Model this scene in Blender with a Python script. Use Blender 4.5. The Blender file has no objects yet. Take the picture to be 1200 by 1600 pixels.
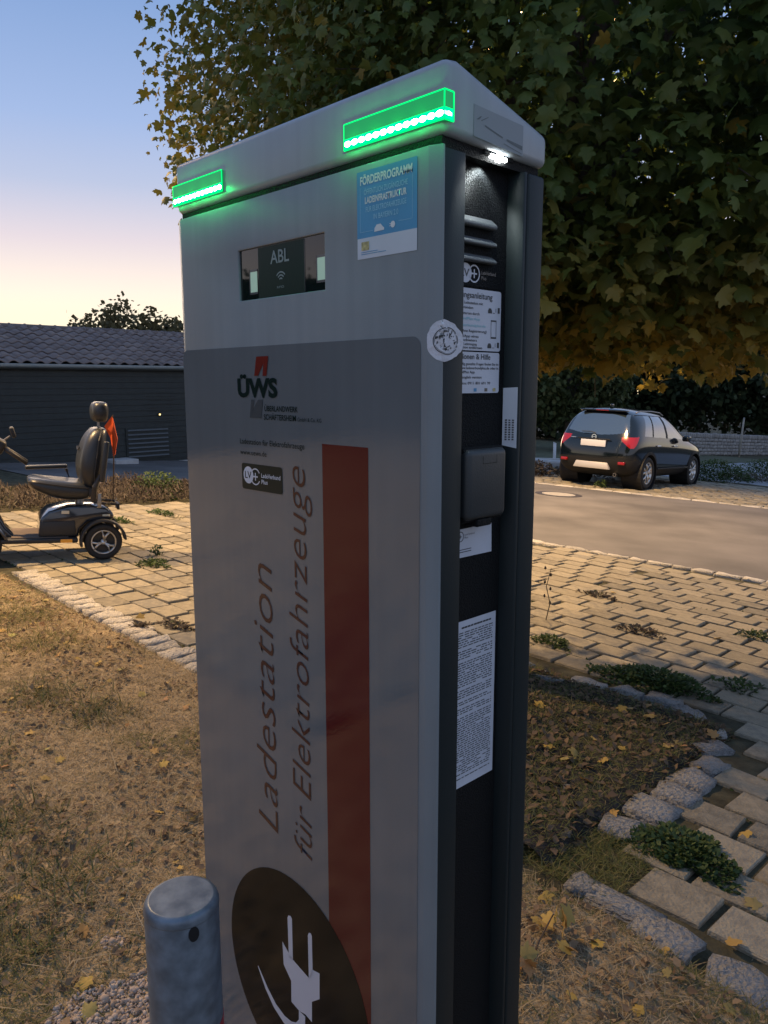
import bpy, bmesh, math, random
import numpy as np
from mathutils import Vector, Matrix
R = math.radians
random.seed(7)
rng = np.random.default_rng(7)
scene = bpy.context.scene
COL = scene.collection

# ------------------------------------------------------------------ camera
cam_data = bpy.data.cameras.new('camera')
cam = bpy.data.objects.new('camera', cam_data)
COL.objects.link(cam)
scene.camera = cam
cam.location = (0, 0, 1.45)
cam.rotation_euler = (R(90 - 9.446), R(0.1), 0)
cam_data.sensor_fit = 'VERTICAL'
cam_data.sensor_height = 32.0
cam_data.lens = 1204.7 / 1600 * 32.0
cam_data.clip_start = 0.05
cam_data.clip_end = 3000

# ------------------------------------------------------------------ dusk sky
world = bpy.data.worlds.new('World')
scene.world = world
world.use_nodes = True
wt = world.node_tree
wn = wt.nodes
bg = wn['Background']
SUN_AZ, SUN_EL = -24.0, 1.0            # the glow sits behind the tiled outbuilding
sky = wn.new('ShaderNodeTexSky')
sky.sky_type = 'NISHITA'
sky.sun_disc = False
sky.sun_elevation = R(SUN_EL)
sky.sun_rotation = R(SUN_AZ)
sky.ozone_density = 4.0
sky.dust_density = 2.0
tc = wn.new('ShaderNodeTexCoord')
sep = wn.new('ShaderNodeSeparateXYZ')
wt.links.new(tc.outputs['Generated'], sep.inputs[0])
ramp = wn.new('ShaderNodeValToRGB')
wt.links.new(sep.outputs['Z'], ramp.inputs[0])
stops = [(0.00, (0.92, 0.74, 0.46)), (0.055, (0.90, 0.785, 0.55)), (0.105, (0.81, 0.70, 0.59)), (0.165, (0.60, 0.535, 0.575)),
         (0.225, (0.385, 0.435, 0.58)), (0.29, (0.28, 0.375, 0.59)), (0.41, (0.175, 0.28, 0.505)), (0.62, (0.17, 0.27, 0.48)), (1.0, (0.17, 0.27, 0.48))]
cr = ramp.color_ramp
cr.elements[0].position, cr.elements[0].color = stops[0][0], (*stops[0][1], 1)
cr.elements[1].position, cr.elements[1].color = stops[-1][0], (*stops[-1][1], 1)
for p_, c_ in stops[1:-1]:
    e = cr.elements.new(p_); e.color = (*c_, 1)
# sky away from the sunset is bluer, its brightness raised as added fill light
vm = wn.new('ShaderNodeVectorMath'); vm.operation = 'DOT_PRODUCT'
wt.links.new(tc.outputs['Generated'], vm.inputs[0])
vm.inputs[1].default_value = (math.sin(R(SUN_AZ)), math.cos(R(SUN_AZ)), 0)
mr = wn.new('ShaderNodeMapRange')
wt.links.new(vm.outputs['Value'], mr.inputs[0])
mr.inputs[1].default_value, mr.inputs[2].default_value = -0.9, 0.75
mr.inputs[3].default_value, mr.inputs[4].default_value = 0.0, 1.0
east = wn.new('ShaderNodeValToRGB')
wt.links.new(sep.outputs['Z'], east.inputs[0])
ec = east.color_ramp
ec.elements[0].position, ec.elements[0].color = 0.0, (0.46, 0.47, 0.54, 1)
ec.elements[1].position, ec.elements[1].color = 1.0, (0.17, 0.27, 0.48, 1)
e = ec.elements.new(0.25); e.color = (0.38, 0.44, 0.58, 1)
e = ec.elements.new(0.5); e.color = (0.25, 0.35, 0.56, 1)
mixs = wn.new('ShaderNodeMix'); mixs.data_type = 'RGBA'
wt.links.new(mr.outputs[0], mixs.inputs[0])
wt.links.new(east.outputs[0], mixs.inputs[6])
wt.links.new(ramp.outputs[0], mixs.inputs[7])
nsc = wn.new('ShaderNodeMix'); nsc.data_type = 'RGBA'; nsc.inputs[0].default_value = 0.006
wt.links.new(mixs.outputs[2], nsc.inputs[6])
wt.links.new(sky.outputs[0], nsc.inputs[7])
wt.links.new(nsc.outputs[2], bg.inputs[0])
bg.inputs[1].default_value = 0.9

# the sun has just gone: only a faint, broad, warm glow from its side
sd = bpy.data.lights.new('sun', 'SUN'); sd.energy = 0.25; sd.angle = R(14); sd.color = (1, 0.74, 0.5)
so = bpy.data.objects.new('sun', sd); COL.objects.link(so)
dv = Vector((math.sin(R(SUN_AZ)) * math.cos(R(7)), math.cos(R(SUN_AZ)) * math.cos(R(7)), math.sin(R(7))))
so.rotation_euler = dv.to_track_quat('Z', 'Y').to_euler()

scene.view_settings.view_transform = 'Standard'
scene.view_settings.look = 'None'
scene.view_settings.exposure = 0.6
scene.view_settings.gamma = 1.0
scene.view_settings.use_curve_mapping = False
scene.render.engine = 'CYCLES'
scene.cycles.use_denoising = True
scene.cycles.max_bounces = 8
scene.cycles.sample_clamp_indirect = 6.0

# ------------------------------------------------------------------ helpers
def tag(o, label=None, cat=None, group=None, kind=None):
    if label: o['label'] = label
    if cat: o['category'] = cat
    if group: o['group'] = group
    if kind: o['kind'] = kind
    return o

def thing(name, loc, rz, label, cat, group=None):
    o = bpy.data.objects.new(name, None)
    o.empty_display_size = 0.1
    COL.objects.link(o)
    o.location = loc; o.rotation_euler = (0, 0, rz)
    return tag(o, label, cat, group)

def put(name, me, parent=None, mat=None):
    o = bpy.data.objects.new(name, me)
    COL.objects.link(o)
    if parent: o.parent = parent
    if mat and not me.materials: me.materials.append(mat)
    return o

def copy_tree(o, parent=None):
    c = o.copy(); COL.objects.link(c)
    if parent: c.parent = parent
    for ch in list(o.children): copy_tree(ch, c)
    return c

class MB:
    """collects shapes; build() links them as one mesh object"""
    def __init__(self): self.v = []; self.f = []
    def add(self, vs, fs, M=None):
        n = len(self.v)
        if M is not None: vs = [tuple(M @ Vector(q)) for q in vs]
        self.v += [tuple(q) for q in vs]; self.f += [tuple(i + n for i in f) for f in fs]
        return self
    def box(self, x0, x1, y0, y1, z0, z1, M=None):
        vs = [(x0,y0,z0),(x1,y0,z0),(x1,y1,z0),(x0,y1,z0),(x0,y0,z1),(x1,y0,z1),(x1,y1,z1),(x0,y1,z1)]
        return self.add(vs, [(0,3,2,1),(4,5,6,7),(0,1,5,4),(1,2,6,5),(2,3,7,6),(3,0,4,7)], M)
    def prism(self, poly, axis, lo, hi, M=None):
        """poly: 2-D outline, extruded along axis ('x','y','z') from lo to hi"""
        n = len(poly)
        def p(q, h): return {'x': (h, q[0], q[1]), 'y': (q[0], h, q[1]), 'z': (q[0], q[1], h)}[axis]
        vs = [p(q, lo) for q in poly] + [p(q, hi) for q in poly]
        fs = [tuple(range(n))[::-1], tuple(range(n, 2*n))] + [(i, (i+1) % n, n + (i+1) % n, n + i) for i in range(n)]
        return self.add(vs, fs, M)
    def tube(self, pts, r, seg=8, cap=True):
        pts = [Vector(p) for p in pts]; rs = r if isinstance(r, (list, tuple)) else [r]*len(pts)
        vs = []; fs = []
        up = Vector((0,0,1))
        for i, p in enumerate(pts):
            t = (pts[min(i+1, len(pts)-1)] - pts[max(i-1, 0)]).normalized()
            ref = up if abs(t.z) < 0.95 else Vector((1,0,0))
            a = t.cross(ref).normalized(); b = t.cross(a).normalized()
            for k in range(seg):
                th = 2*math.pi*k/seg
                vs.append(tuple(p + (a*math.cos(th) + b*math.sin(th))*rs[i]))
        for i in range(len(pts)-1):
            for k in range(seg):
                k2 = (k+1) % seg
                fs.append((i*seg+k, i*seg+k2, (i+1)*seg+k2, (i+1)*seg+k))
        if cap:
            fs.append(tuple(range(seg))[::-1]); fs.append(tuple((len(pts)-1)*seg + k for k in range(seg)))
        return self.add(vs, fs)
    def lathe(self, prof, seg=24, M=None, closed=False):
        """prof: (radius, height) along local z"""
        vs = []; fs = []; n = len(prof)
        for r_, h in prof:
            for k in range(seg):
                th = 2*math.pi*k/seg; vs.append((r_*math.cos(th), r_*math.sin(th), h))
        for i in range(n-1 if not closed else n):
            i2 = (i+1) % n
            for k in range(seg):
                k2 = (k+1) % seg; fs.append((i*seg+k, i*seg+k2, i2*seg+k2, i2*seg+k))
        if not closed:
            fs.append(tuple(range(seg))[::-1]); fs.append(tuple((n-1)*seg + k for k in range(seg)))
        return self.add(vs, fs, M)
    def mesh(self, name, smooth=False):
        me = bpy.data.meshes.new(name); me.from_pydata(self.v, [], self.f); me.update()
        fix(me)
        if smooth: me.shade_smooth()
        return me
    def build(self, name, mat, parent=None, smooth=False, bevel=0, seg=2):
        me = self.mesh(name, smooth)
        if bevel: bevel_mesh(me, bevel, seg)
        return put(name, me, parent, mat)

def fix(me):
    bm = bmesh.new(); bm.from_mesh(me); bmesh.ops.recalc_face_normals(bm, faces=bm.faces); bm.to_mesh(me); bm.free()

def bevel_mesh(me, w, seg=2, ang=30):
    bm = bmesh.new(); bm.from_mesh(me)
    bmesh.ops.remove_doubles(bm, verts=bm.verts, dist=1e-5)
    es = [e for e in bm.edges if e.is_manifold and len(e.link_faces) == 2 and e.calc_face_angle(0) > R(ang)]
    bmesh.ops.bevel(bm, geom=es, offset=w, segments=seg, profile=0.5, affect='EDGES', clamp_overlap=True)
    for f in bm.faces: f.smooth = True
    bm.to_mesh(me); bm.free(); me.update()
    try: me.set_sharp_from_angle(angle=R(40))
    except Exception: pass

def subsurf(me, levels=2):
    o = bpy.data.objects.new('tmp', me); COL.objects.link(o)
    m = o.modifiers.new('s', 'SUBSURF'); m.levels = levels; m.render_levels = levels
    dg = bpy.context.evaluated_depsgraph_get()
    out = bpy.data.meshes.new_from_object(o.evaluated_get(dg))
    bpy.data.objects.remove(o)
    out.shade_smooth()
    return out

# numpy baking of many small pieces into one mesh -------------------------
def np_mesh(name, V, F, tint=None, smooth=False):
    me = bpy.data.meshes.new(name)
    nv, nf, k = len(V), len(F), F.shape[1]
    me.vertices.add(nv); me.vertices.foreach_set('co', np.ascontiguousarray(V, dtype=np.float32).ravel())
    me.loops.add(nf*k); me.loops.foreach_set('vertex_index', np.ascontiguousarray(F, dtype=np.int32).ravel())
    me.polygons.add(nf); me.polygons.foreach_set('loop_start', np.arange(0, nf*k, k, dtype=np.int32))
    me.polygons.foreach_set('loop_total', np.full(nf, k, dtype=np.int32))
    if tint is not None:
        at = me.attributes.new('tint', 'FLOAT', 'POINT'); at.data.foreach_set('value', np.ascontiguousarray(tint, dtype=np.float32))
    me.update(calc_edges=True)
    if smooth: me.shade_smooth()
    return me

def bake(name, tv, tf, pos, rot, scale, tint, smooth=False):
    """tv (V,3), tf (F,k), pos (N,3), rot (N,3,3), scale (N,) or (N,3), tint (N,)"""
    N = len(pos); tv = np.asarray(tv, float); tf = np.asarray(tf)
    sc_ = scale[:, None, None] if scale.ndim == 1 else scale[:, None, :]
    loc = tv[None] * sc_
    V = np.einsum('nij,nvj->nvi', rot, loc) + pos[:, None, :]
    F = tf[None] + (np.arange(N) * len(tv))[:, None, None]
    return np_mesh(name, V.reshape(-1, 3), F.reshape(-1, tf.shape[1]), np.repeat(tint, len(tv)), smooth)

def rot_euler(rx, ry, rz):
    cx, sx, cy, sy, cz, sz = np.cos(rx), np.sin(rx), np.cos(ry), np.sin(ry), np.cos(rz), np.sin(rz)
    m = np.empty((len(rx), 3, 3))
    m[:,0,0]=cz*cy; m[:,0,1]=cz*sy*sx-sz*cx; m[:,0,2]=cz*sy*cx+sz*sx
    m[:,1,0]=sz*cy; m[:,1,1]=sz*sy*sx+cz*cx; m[:,1,2]=sz*sy*cx-cz*sx
    m[:,2,0]=-sy; m[:,2,1]=cy*sx; m[:,2,2]=cy*cx
    return m

# smooth value noise for ground patches
_ng = rng.random((64, 64))
def vnoise(x, y, s):
    x = np.asarray(x, float) / s; y = np.asarray(y, float) / s
    xi, yi = np.floor(x).astype(int), np.floor(y).astype(int); fx, fy = x - xi, y - yi
    fx, fy = fx*fx*(3-2*fx), fy*fy*(3-2*fy)
    g = lambda i, j: _ng[i % 64, j % 64]
    return (g(xi,yi)*(1-fx)+g(xi+1,yi)*fx)*(1-fy) + (g(xi,yi+1)*(1-fx)+g(xi+1,yi+1)*fx)*fy

# the lie of the land: everything (paving, column, road) is square to two axes
EL = np.array([0.719, -0.695]); ES = np.array([0.695, 0.719])
ANG = math.atan2(EL[1], EL[0])
def AB(x, y): return x*EL[0] + y*EL[1], x*ES[0] + y*ES[1]
def XY(a, b): return a*EL[0] + b*ES[0], a*EL[1] + b*ES[1]
def gz(x, y):
    x = np.asarray(x, float); y = np.asarray(y, float)
    a = x*EL[0] + y*EL[1]
    t = np.clip((-9.3 - a) / 4.5, 0, 1); t = t*t*(3-2*t)
    return -0.06*np.clip(x, -14, 40) - 0.025*np.clip(y, -20, 90) - 0.45*t
def gzf(x, y): return float(gz(x, y))
def project(x, y, z):
    p = R(9.446); dz = z - 1.45
    d = y*math.cos(p) - dz*math.sin(p); u = y*math.sin(p) + dz*math.cos(p)
    return 600 + 1204.7*x/d, 800 - 1204.7*u/d, d

# ------------------------------------------------------------------ materials
def nodes(name):
    m = bpy.data.materials.new(name); m.use_nodes = True
    return m, m.node_tree, m.node_tree.nodes['Principled BSDF']

def mat(name, col, rough=0.6, metal=0.0, spec=0.5, var=0.0, vscale=8.0, bump=0.0, bscale=60.0, coat=0.0, emit=None, es=0.0, detail=4.0, alpha=1.0, trans=0.0, rvar=0.0, streak=0.0):
    m, nt, b = nodes(name)
    b.inputs['Base Color'].default_value = (*col, 1)
    b.inputs['Roughness'].default_value = rough; b.inputs['Metallic'].default_value = metal
    b.inputs['Specular IOR Level'].default_value = spec
    b.inputs['Coat Weight'].default_value = coat; b.inputs['Coat Roughness'].default_value = 0.05
    if emit: b.inputs['Emission Color'].default_value = (*emit, 1); b.inputs['Emission Strength'].default_value = es
    if trans: b.inputs['Transmission Weight'].default_value = trans
    if alpha < 1: b.inputs['Alpha'].default_value = alpha
    if var or bump or rvar:
        t = nt.nodes.new('ShaderNodeTexCoord')
        if var or rvar:
            n = nt.nodes.new('ShaderNodeTexNoise'); n.inputs['Scale'].default_value = vscale; n.inputs['Detail'].default_value = detail
            nt.links.new(t.outputs['Object'], n.inputs['Vector'])
        if var:
            r_ = nt.nodes.new('ShaderNodeValToRGB'); nt.links.new(n.outputs[0], r_.inputs[0])
            r_.color_ramp.elements[0].position = 0.3; r_.color_ramp.elements[1].position = 0.7
            r_.color_ramp.elements[0].color = (*[c*(1-var) for c in col], 1); r_.color_ramp.elements[1].color = (*[min(1, c*(1+var)) for c in col], 1)
            nt.links.new(r_.outputs[0], b.inputs['Base Color'])
        if streak:
            mpp = nt.nodes.new('ShaderNodeMapping'); mpp.inputs['Scale'].default_value = (55, 55, 1.6); nt.links.new(t.outputs['Object'], mpp.inputs[0])
            ns = nt.nodes.new('ShaderNodeTexNoise'); ns.inputs['Scale'].default_value = 1.0; ns.inputs['Detail'].default_value = 6; nt.links.new(mpp.outputs[0], ns.inputs['Vector'])
            n3 = nt.nodes.new('ShaderNodeTexNoise'); n3.inputs['Scale'].default_value = 7.0; n3.inputs['Detail'].default_value = 9; nt.links.new(t.outputs['Object'], n3.inputs['Vector'])
            mu = nt.nodes.new('ShaderNodeMath'); mu.operation = 'MULTIPLY'; nt.links.new(ns.outputs[0], mu.inputs[0]); nt.links.new(n3.outputs[0], mu.inputs[1])
            ms = nt.nodes.new('ShaderNodeMapRange'); nt.links.new(mu.outputs[0], ms.inputs[0]); ms.inputs[1].default_value = .15; ms.inputs[2].default_value = .38; ms.inputs[3].default_value = 1 - streak; ms.inputs[4].default_value = 1 + streak*.6
            mc = nt.nodes.new('ShaderNodeVectorMath'); mc.operation = 'SCALE'; nt.links.new(r_.outputs[0], mc.inputs[0]); nt.links.new(ms.outputs[0], mc.inputs['Scale'])
            nt.links.new(mc.outputs[0], b.inputs['Base Color'])
        if rvar:
            mp = nt.nodes.new('ShaderNodeMapRange'); nt.links.new(n.outputs[0], mp.inputs[0])
            mp.inputs[1].default_value = 0.3; mp.inputs[2].default_value = 0.7
            mp.inputs[3].default_value = max(0.02, rough - rvar); mp.inputs[4].default_value = min(1, rough + rvar)
            nt.links.new(mp.outputs[0], b.inputs['Roughness'])
        if bump:
            n2 = nt.nodes.new('ShaderNodeTexNoise'); n2.inputs['Scale'].default_value = bscale; n2.inputs['Detail'].default_value = 5
            nt.links.new(t.outputs['Object'], n2.inputs['Vector'])
            bp = nt.nodes.new('ShaderNodeBump'); bp.inputs['Strength'].default_value = bump; bp.inputs['Distance'].default_value = 0.01
            nt.links.new(n2.outputs[0], bp.inputs['Height']); nt.links.new(bp.outputs[0], b.inputs['Normal'])
    return m

def ramp_mat(name, cols, rough=0.7, trans=0.0, spec=0.3, source='attr', bump=0.0, bscale=80.0, noise=0.0, nscale=20.0, bdist=0.01):
    """colour picked along a ramp by the 'tint' attribute plus a per-object random"""
    m, nt, b = nodes(name)
    N = nt.nodes
    at = N.new('ShaderNodeAttribute'); at.attribute_name = 'tint'
    oi = N.new('ShaderNodeObjectInfo')
    fac = at.outputs['Fac']
    if source == 'both':
        ad = N.new('ShaderNodeMath'); ad.operation = 'ADD'; nt.links.new(at.outputs['Fac'], ad.inputs[0]); nt.links.new(oi.outputs['Random'], ad.inputs[1])
        fr = N.new('ShaderNodeMath'); fr.operation = 'FRACT'; nt.links.new(ad.outputs[0], fr.inputs[0]); fac = fr.outputs[0]
    t = N.new('ShaderNodeTexCoord')
    if noise:
        n = N.new('ShaderNodeTexNoise'); n.inputs['Scale'].default_value = nscale; n.inputs['Detail'].default_value = 5; n.inputs['Roughness'].default_value = 0.65
        nt.links.new(t.outputs['Object'], n.inputs['Vector'])
        ma = N.new('ShaderNodeMath'); ma.operation = 'MULTIPLY_ADD'; ma.inputs[1].default_value = noise; nt.links.new(n.outputs[0], ma.inputs[0])
        sb = N.new('ShaderNodeMath'); sb.operation = 'SUBTRACT'; sb.inputs[1].default_value = noise*0.5; nt.links.new(fac, sb.inputs[0])
        nt.links.new(sb.outputs[0], ma.inputs[2]); fac = ma.outputs[0]
    r_ = N.new('ShaderNodeValToRGB'); nt.links.new(fac, r_.inputs[0])
    el = r_.color_ramp.elements
    el[0].position = 0; el[0].color = (*cols[0], 1); el[1].position = 1; el[1].color = (*cols[-1], 1)
    for i, c in enumerate(cols[1:-1]):
        e_ = el.new((i+1)/(len(cols)-1)); e_.color = (*c, 1)
    nt.links.new(r_.outputs[0], b.inputs['Base Color'])
    b.inputs['Roughness'].default_value = rough; b.inputs['Specular IOR Level'].default_value = spec
    if bump:
        n2 = N.new('ShaderNodeTexNoise'); n2.inputs['Scale'].default_value = bscale; n2.inputs['Detail'].default_value = 6
        nt.links.new(t.outputs['Object'], n2.inputs['Vector'])
        bp = N.new('ShaderNodeBump'); bp.inputs['Strength'].default_value = bump; bp.inputs['Distance'].default_value = bdist
        nt.links.new(n2.outputs[0], bp.inputs['Height']); nt.links.new(bp.outputs[0], b.inputs['Normal'])
    if trans:
        tr = N.new('ShaderNodeBsdfTranslucent'); nt.links.new(r_.outputs[0], tr.inputs[0])
        mx = N.new('ShaderNodeMixShader'); mx.inputs[0].default_value = trans
        nt.links.new(b.outputs[0], mx.inputs[1]); nt.links.new(tr.outputs[0], mx.inputs[2])
        nt.links.new(mx.outputs[0], N['Material Output'].inputs[0])
    return m

def emat(name, col, strength):
    m = bpy.data.materials.new(name); m.use_nodes = True; nt = m.node_tree; nt.nodes.clear()
    e_ = nt.nodes.new('ShaderNodeEmission'); e_.inputs[0].default_value = (*col, 1); e_.inputs[1].default_value = strength
    o_ = nt.nodes.new('ShaderNodeOutputMaterial'); nt.links.new(e_.outputs[0], o_.inputs[0])
    return m

# ================================================================== ground
M_soil = mat('soil_with_moss', (0.06, 0.055, 0.034), 0.95, var=0.55, vscale=9, bump=0.6, bscale=70, spec=0.2)
M_lawn = mat('dry_lawn_soil', (0.30, 0.235, 0.15), 0.95, var=0.4, vscale=14, bump=1.0, bscale=90, spec=0.15, detail=8)
M_pit = mat('shade_darkened_mulch', (0.032, 0.029, 0.027), 0.95, var=0.5, vscale=16, bump=1.0, bscale=80, spec=0.15, detail=8)  # dark mulch, its colour lowered further to stand in for shade
M_road = mat('worn_asphalt', (0.115, 0.108, 0.105), 0.85, var=0.32, vscale=0.9, bump=0.55, bscale=170, spec=0.3, detail=10)
M_lot = mat('pale_asphalt', (0.26, 0.27, 0.29), 0.85, var=0.12, vscale=0.8, bump=0.3, bscale=60, spec=0.4, detail=8)
M_paver = ramp_mat('concrete_paver', [(0.155, 0.138, 0.105), (0.26, 0.228, 0.168), (0.20, 0.175, 0.128), (0.30, 0.262, 0.192), (0.18, 0.165, 0.135)], 0.88, source='both', bump=0.8, bscale=90, noise=0.9, nscale=18)
M_granite = ramp_mat('split_granite', [(0.17, 0.173, 0.18), (0.33, 0.325, 0.315), (0.25, 0.246, 0.24), (0.40, 0.39, 0.375)], 0.85, source='both', bump=1.0, bscale=9, noise=1.2, nscale=10, bdist=.05)

def ground_grid(name, xs, ys, zf, material, skip=None, ab=False, smooth=True):
    A, B = np.meshgrid(xs, ys, indexing='ij')
    X, Y = (XY(A, B) if ab else (A, B))
    Z = zf(X, Y, A, B)
    V = np.stack([X, Y, Z], -1).reshape(-1, 3)
    n, m = A.shape
    i, j = np.meshgrid(np.arange(n-1), np.arange(m-1), indexing='ij')
    F = np.stack([i*m+j, (i+1)*m+j, (i+1)*m+j+1, i*m+j+1], -1).reshape(-1, 4)
    if skip is not None:
        ca = (A[:-1,:-1]+A[1:,1:])/2; cb = (B[:-1,:-1]+B[1:,1:])/2
        F = F[~skip(ca, cb).reshape(-1)]
    me = np_mesh(name, V, F, None, smooth)
    me.materials.append(material)
    o = put(name, me)
    return o

cs = lambda *p: np.unique(np.concatenate([np.linspace(*q) for q in p]).round(4))
tag(ground_grid('ground', cs((-260,-30,12),(-30,30,61),(30,300,14)), cs((-80,-10,6),(-10,30,41),(30,90,21),(90,420,12)),
    lambda X,Y,A,B: gz(X,Y) - 0.012, M_soil), 'bare mossy soil showing between the paving stones', None, None, 'structure')

road_near = lambda a: 7.29 + 0.092*(a + 4.69)
road_far = lambda a: 13.49 + 0.20*(a + 8.8)
def road_z(X, Y, A, B): return gz(X, Y) + 0.002
aa = cs((-40,-12,15),(-12,2,29),(2,30,15))
def strip(name, f0, f1, nb, material, dz, a_=aa):
    A = np.repeat(a_[:, None], nb, 1); T = np.linspace(0, 1, nb)[None]
    B = f0(A)*(1-T) + f1(A)*T
    X, Y = XY(A, B); V = np.stack([X, Y, gz(X, Y) + dz], -1).reshape(-1, 3)
    i, j = np.meshgrid(np.arange(len(a_)-1), np.arange(nb-1), indexing='ij')
    F = np.stack([i*nb+j, (i+1)*nb+j, (i+1)*nb+j+1, i*nb+j+1], -1).reshape(-1, 4)
    me = np_mesh(name, V, F, None, True); me.materials.append(material)
    return put(name, me)
tag(strip('road', lambda a: road_near(a)+0.06, road_far, 12, M_road, 0.002), 'worn brownish asphalt lane crossing behind the paving', None, None, 'structure')
tag(strip('parking_lot', lambda a: road_far(a)+6.0, lambda a: 46+0*a, 16, M_lot, -0.008), 'pale grey asphalt lot beyond the parked car', None, None, 'structure')

NRM = Vector((0.06, 0.025, 1)).normalized()
def slope_frame(rz):
    x = Vector((math.cos(rz), math.sin(rz), 0)); x = (x - NRM*x.dot(NRM)).normalized()
    y = NRM.cross(x)
    return Matrix((x, y, NRM)).transposed()
SF = slope_frame(ANG)
SFn = np.array(SF)

# ------------------------------------------------------------------ pavers
def paver_variant(l, w, h=0.035):
    q = [(-l/2,-w/2),(l/2,-w/2),(l/2,w/2),(-l/2,w/2)]
    q = [(x+random.uniform(-.005,.005), y+random.uniform(-.004,.004)) for x, y in q]
    ins = lambda s: [(x*s, y*s) for x, y in q]
    tops = [(x*random.uniform(.95,.985), y*random.uniform(.94,.98), random.uniform(-.0018,.0018)) for x, y in q]
    vs = tops + [(x, y, -0.005) for x, y in q] + [(x, y, -h) for x, y in q]
    fs = [(0,1,2,3)] + [(4+i, 4+(i+1)%4, (i+1)%4, i) for i in range(4)] + [(8+i, 8+(i+1)%4, 4+(i+1)%4, 4+i) for i in range(4)]
    return vs, fs
PV = [paver_variant(random.uniform(.213,.228), random.uniform(.166,.180)) for _ in range(12)]
PM = []
for i, (v_, f_) in enumerate(PV):
    me = bpy.data.meshes.new('paver'); me.from_pydata(v_, [], f_); me.update(); me.materials.append(M_paver); PM.append(me)
PL, PW = 0.243, 0.193

def in_pit(a, b): return -3.35 < a < -1.02 and 1.9 < b < 3.86 and not (a > -1.42 and b > 3.42 and (a+1.42)**2/0.16 + (b-3.42)**2/0.2 > 1)
spots = []
for r in range(0, 30):
    b = 2.36 + r*PW if True else 0
    for c in range(-48, 14):
        off = (0.5*(r % 2)) if c > -14 else (-0.30*r) % 1.0
        a = (c + off)*PL
        x, y = XY(a, b)
        left = x < -0.15
        if b > road_near(a) - 0.13 or a < -8.9 or a > 2.2: continue
        if left and b < 2.30: continue
        if in_pit(a, b): continue
        spots.append((a, b, x, y))
for r in (-1, ):                      # the paving reaches one course nearer on the right of the tree pit
    b = 2.36 + r*PW
    for c in range(-5, 12):
        a = (c + 0.5)*PL
        if a > -1.05: spots.append((a, b, *XY(a, b)))
rec = []
for a, b, x, y in spots:
    z = gzf(x, y)
    px, py, d = project(x, y, z)
    vis = d > 0.3 and -30 < px < 1230 and py < 1640 and not (320 < px < 812)
    rec.append((0 if vis else 1, d, a, b, x, y, z))
rec.sort()
paving = thing('paving', (0, 0, 0), 0, 'rows of worn beige rectangular paving stones with mossy joints around the tree pit', None)
paving['kind'] = 'structure'
def paver_rot(k, s=1.0):
    t = Matrix.Rotation(random.gauss(0, .012)*s, 3, 'X') @ Matrix.Rotation(random.gauss(0, .010)*s, 3, 'Y') @ Matrix.Rotation(random.gauss(0, .018), 3, 'Z')
    return SF @ t
def join_pavers(name, lst, parent):
    Vs, Fs, Ts, n = [], [], [], 0
    for k, (x, y, z, Rm) in enumerate(lst):
        v_, f_ = PV[k % len(PV)]
        V = np.array(v_) @ np.array(Rm).T + np.array([x, y, z]); Vs.append(V); Fs.append(np.array(f_) + n); Ts.append(np.full(len(V), random.random())); n += len(V)
    me = np_mesh(name, np.concatenate(Vs), np.concatenate(Fs), np.concatenate(Ts)); me.materials.append(M_paver)
    o = put(name, me, parent); o['kind'] = 'stuff'
    return o
for k, (h, d, a, b, x, y, z) in enumerate(rec[:300]):
    o = put('paver', PM[random.randrange(12)], paving)
    o.matrix_local = Matrix.Translation((x, y, z + 0.006 + random.gauss(0, .0025))) @ paver_rot(k).to_4x4()
join_pavers('farther_pavers', [(x, y, z + 0.006 + random.gauss(0, .003), paver_rot(0)) for h, d, a, b, x, y, z in rec[300:]], paving)
# parking bay beyond the road and the forecourt beside the lawn
far = thing('parking_bay', (0, 0, 0), 0, 'paved bay under the parked car beyond the asphalt lane', None); far['kind'] = 'structure'
lst = []
for r in range(30):
    for c in range(-50, 4):
        a = (c + 0.5*(r % 2))*PL; b = 13.62 + r*PW
        if b < road_far(a) + 0.2 or b > road_far(a) + 5.8: continue
        x, y = XY(a, b); lst.append((x, y, gzf(x, y) + 0.006 + random.gauss(0, .006), paver_rot(0, 2)))
join_pavers('bay_pavers', lst, far)
lst = []
for r in range(40):
    for c in range(-38, -9):
        a = (c + 0.5*(r % 2))*PL; b = -0.55 - r*PW; x, y = XY(a, b)
        lst.append((x, y, gzf(x, y) + 0.006, paver_rot(0)))
fore = thing('forecourt', (0, 0, 0), 0, 'paved forecourt beside the dry lawn', None); fore['kind'] = 'structure'
join_pavers('forecourt_pavers', lst, fore)

# ------------------------------------------------------------------ granite edging
def stone_mesh():
    bm = bmesh.new(); bmesh.ops.create_cube(bm, size=1.0)
    bmesh.ops.subdivide_edges(bm, edges=bm.edges, cuts=2, use_grid_fill=True)
    for v in bm.verts:
        n = abs(v.co.x) > .4, abs(v.co.y) > .4, abs(v.co.z) > .4
        if sum(n) == 3: v.co *= random.uniform(.88, .97)
        elif sum(n) == 2: v.co *= random.uniform(.94, 1.0)
        v.co += Vector((random.uniform(-.055,.055), random.uniform(-.055,.055), random.uniform(-.075,.075)))
    me = bpy.data.meshes.new('stone'); bmesh.ops.triangulate(bm, faces=bm.faces); bm.to_mesh(me); bm.free(); me.shade_smooth()
    me.materials.append(M_granite)
    return me
SM = [stone_mesh() for _ in range(9)]
M_pale = ramp_mat('pale_split_granite', [(0.33, 0.31, 0.28), (0.50, 0.47, 0.42), (0.42, 0.39, 0.35), (0.56, 0.53, 0.48)], 0.85, source='both', bump=1.0, bscale=9, noise=1.1, nscale=10, bdist=.04)
SMP = []
for m_ in SM:
    q = m_.copy(); q.materials.clear(); q.materials.append(M_pale); SMP.append(q)
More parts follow.
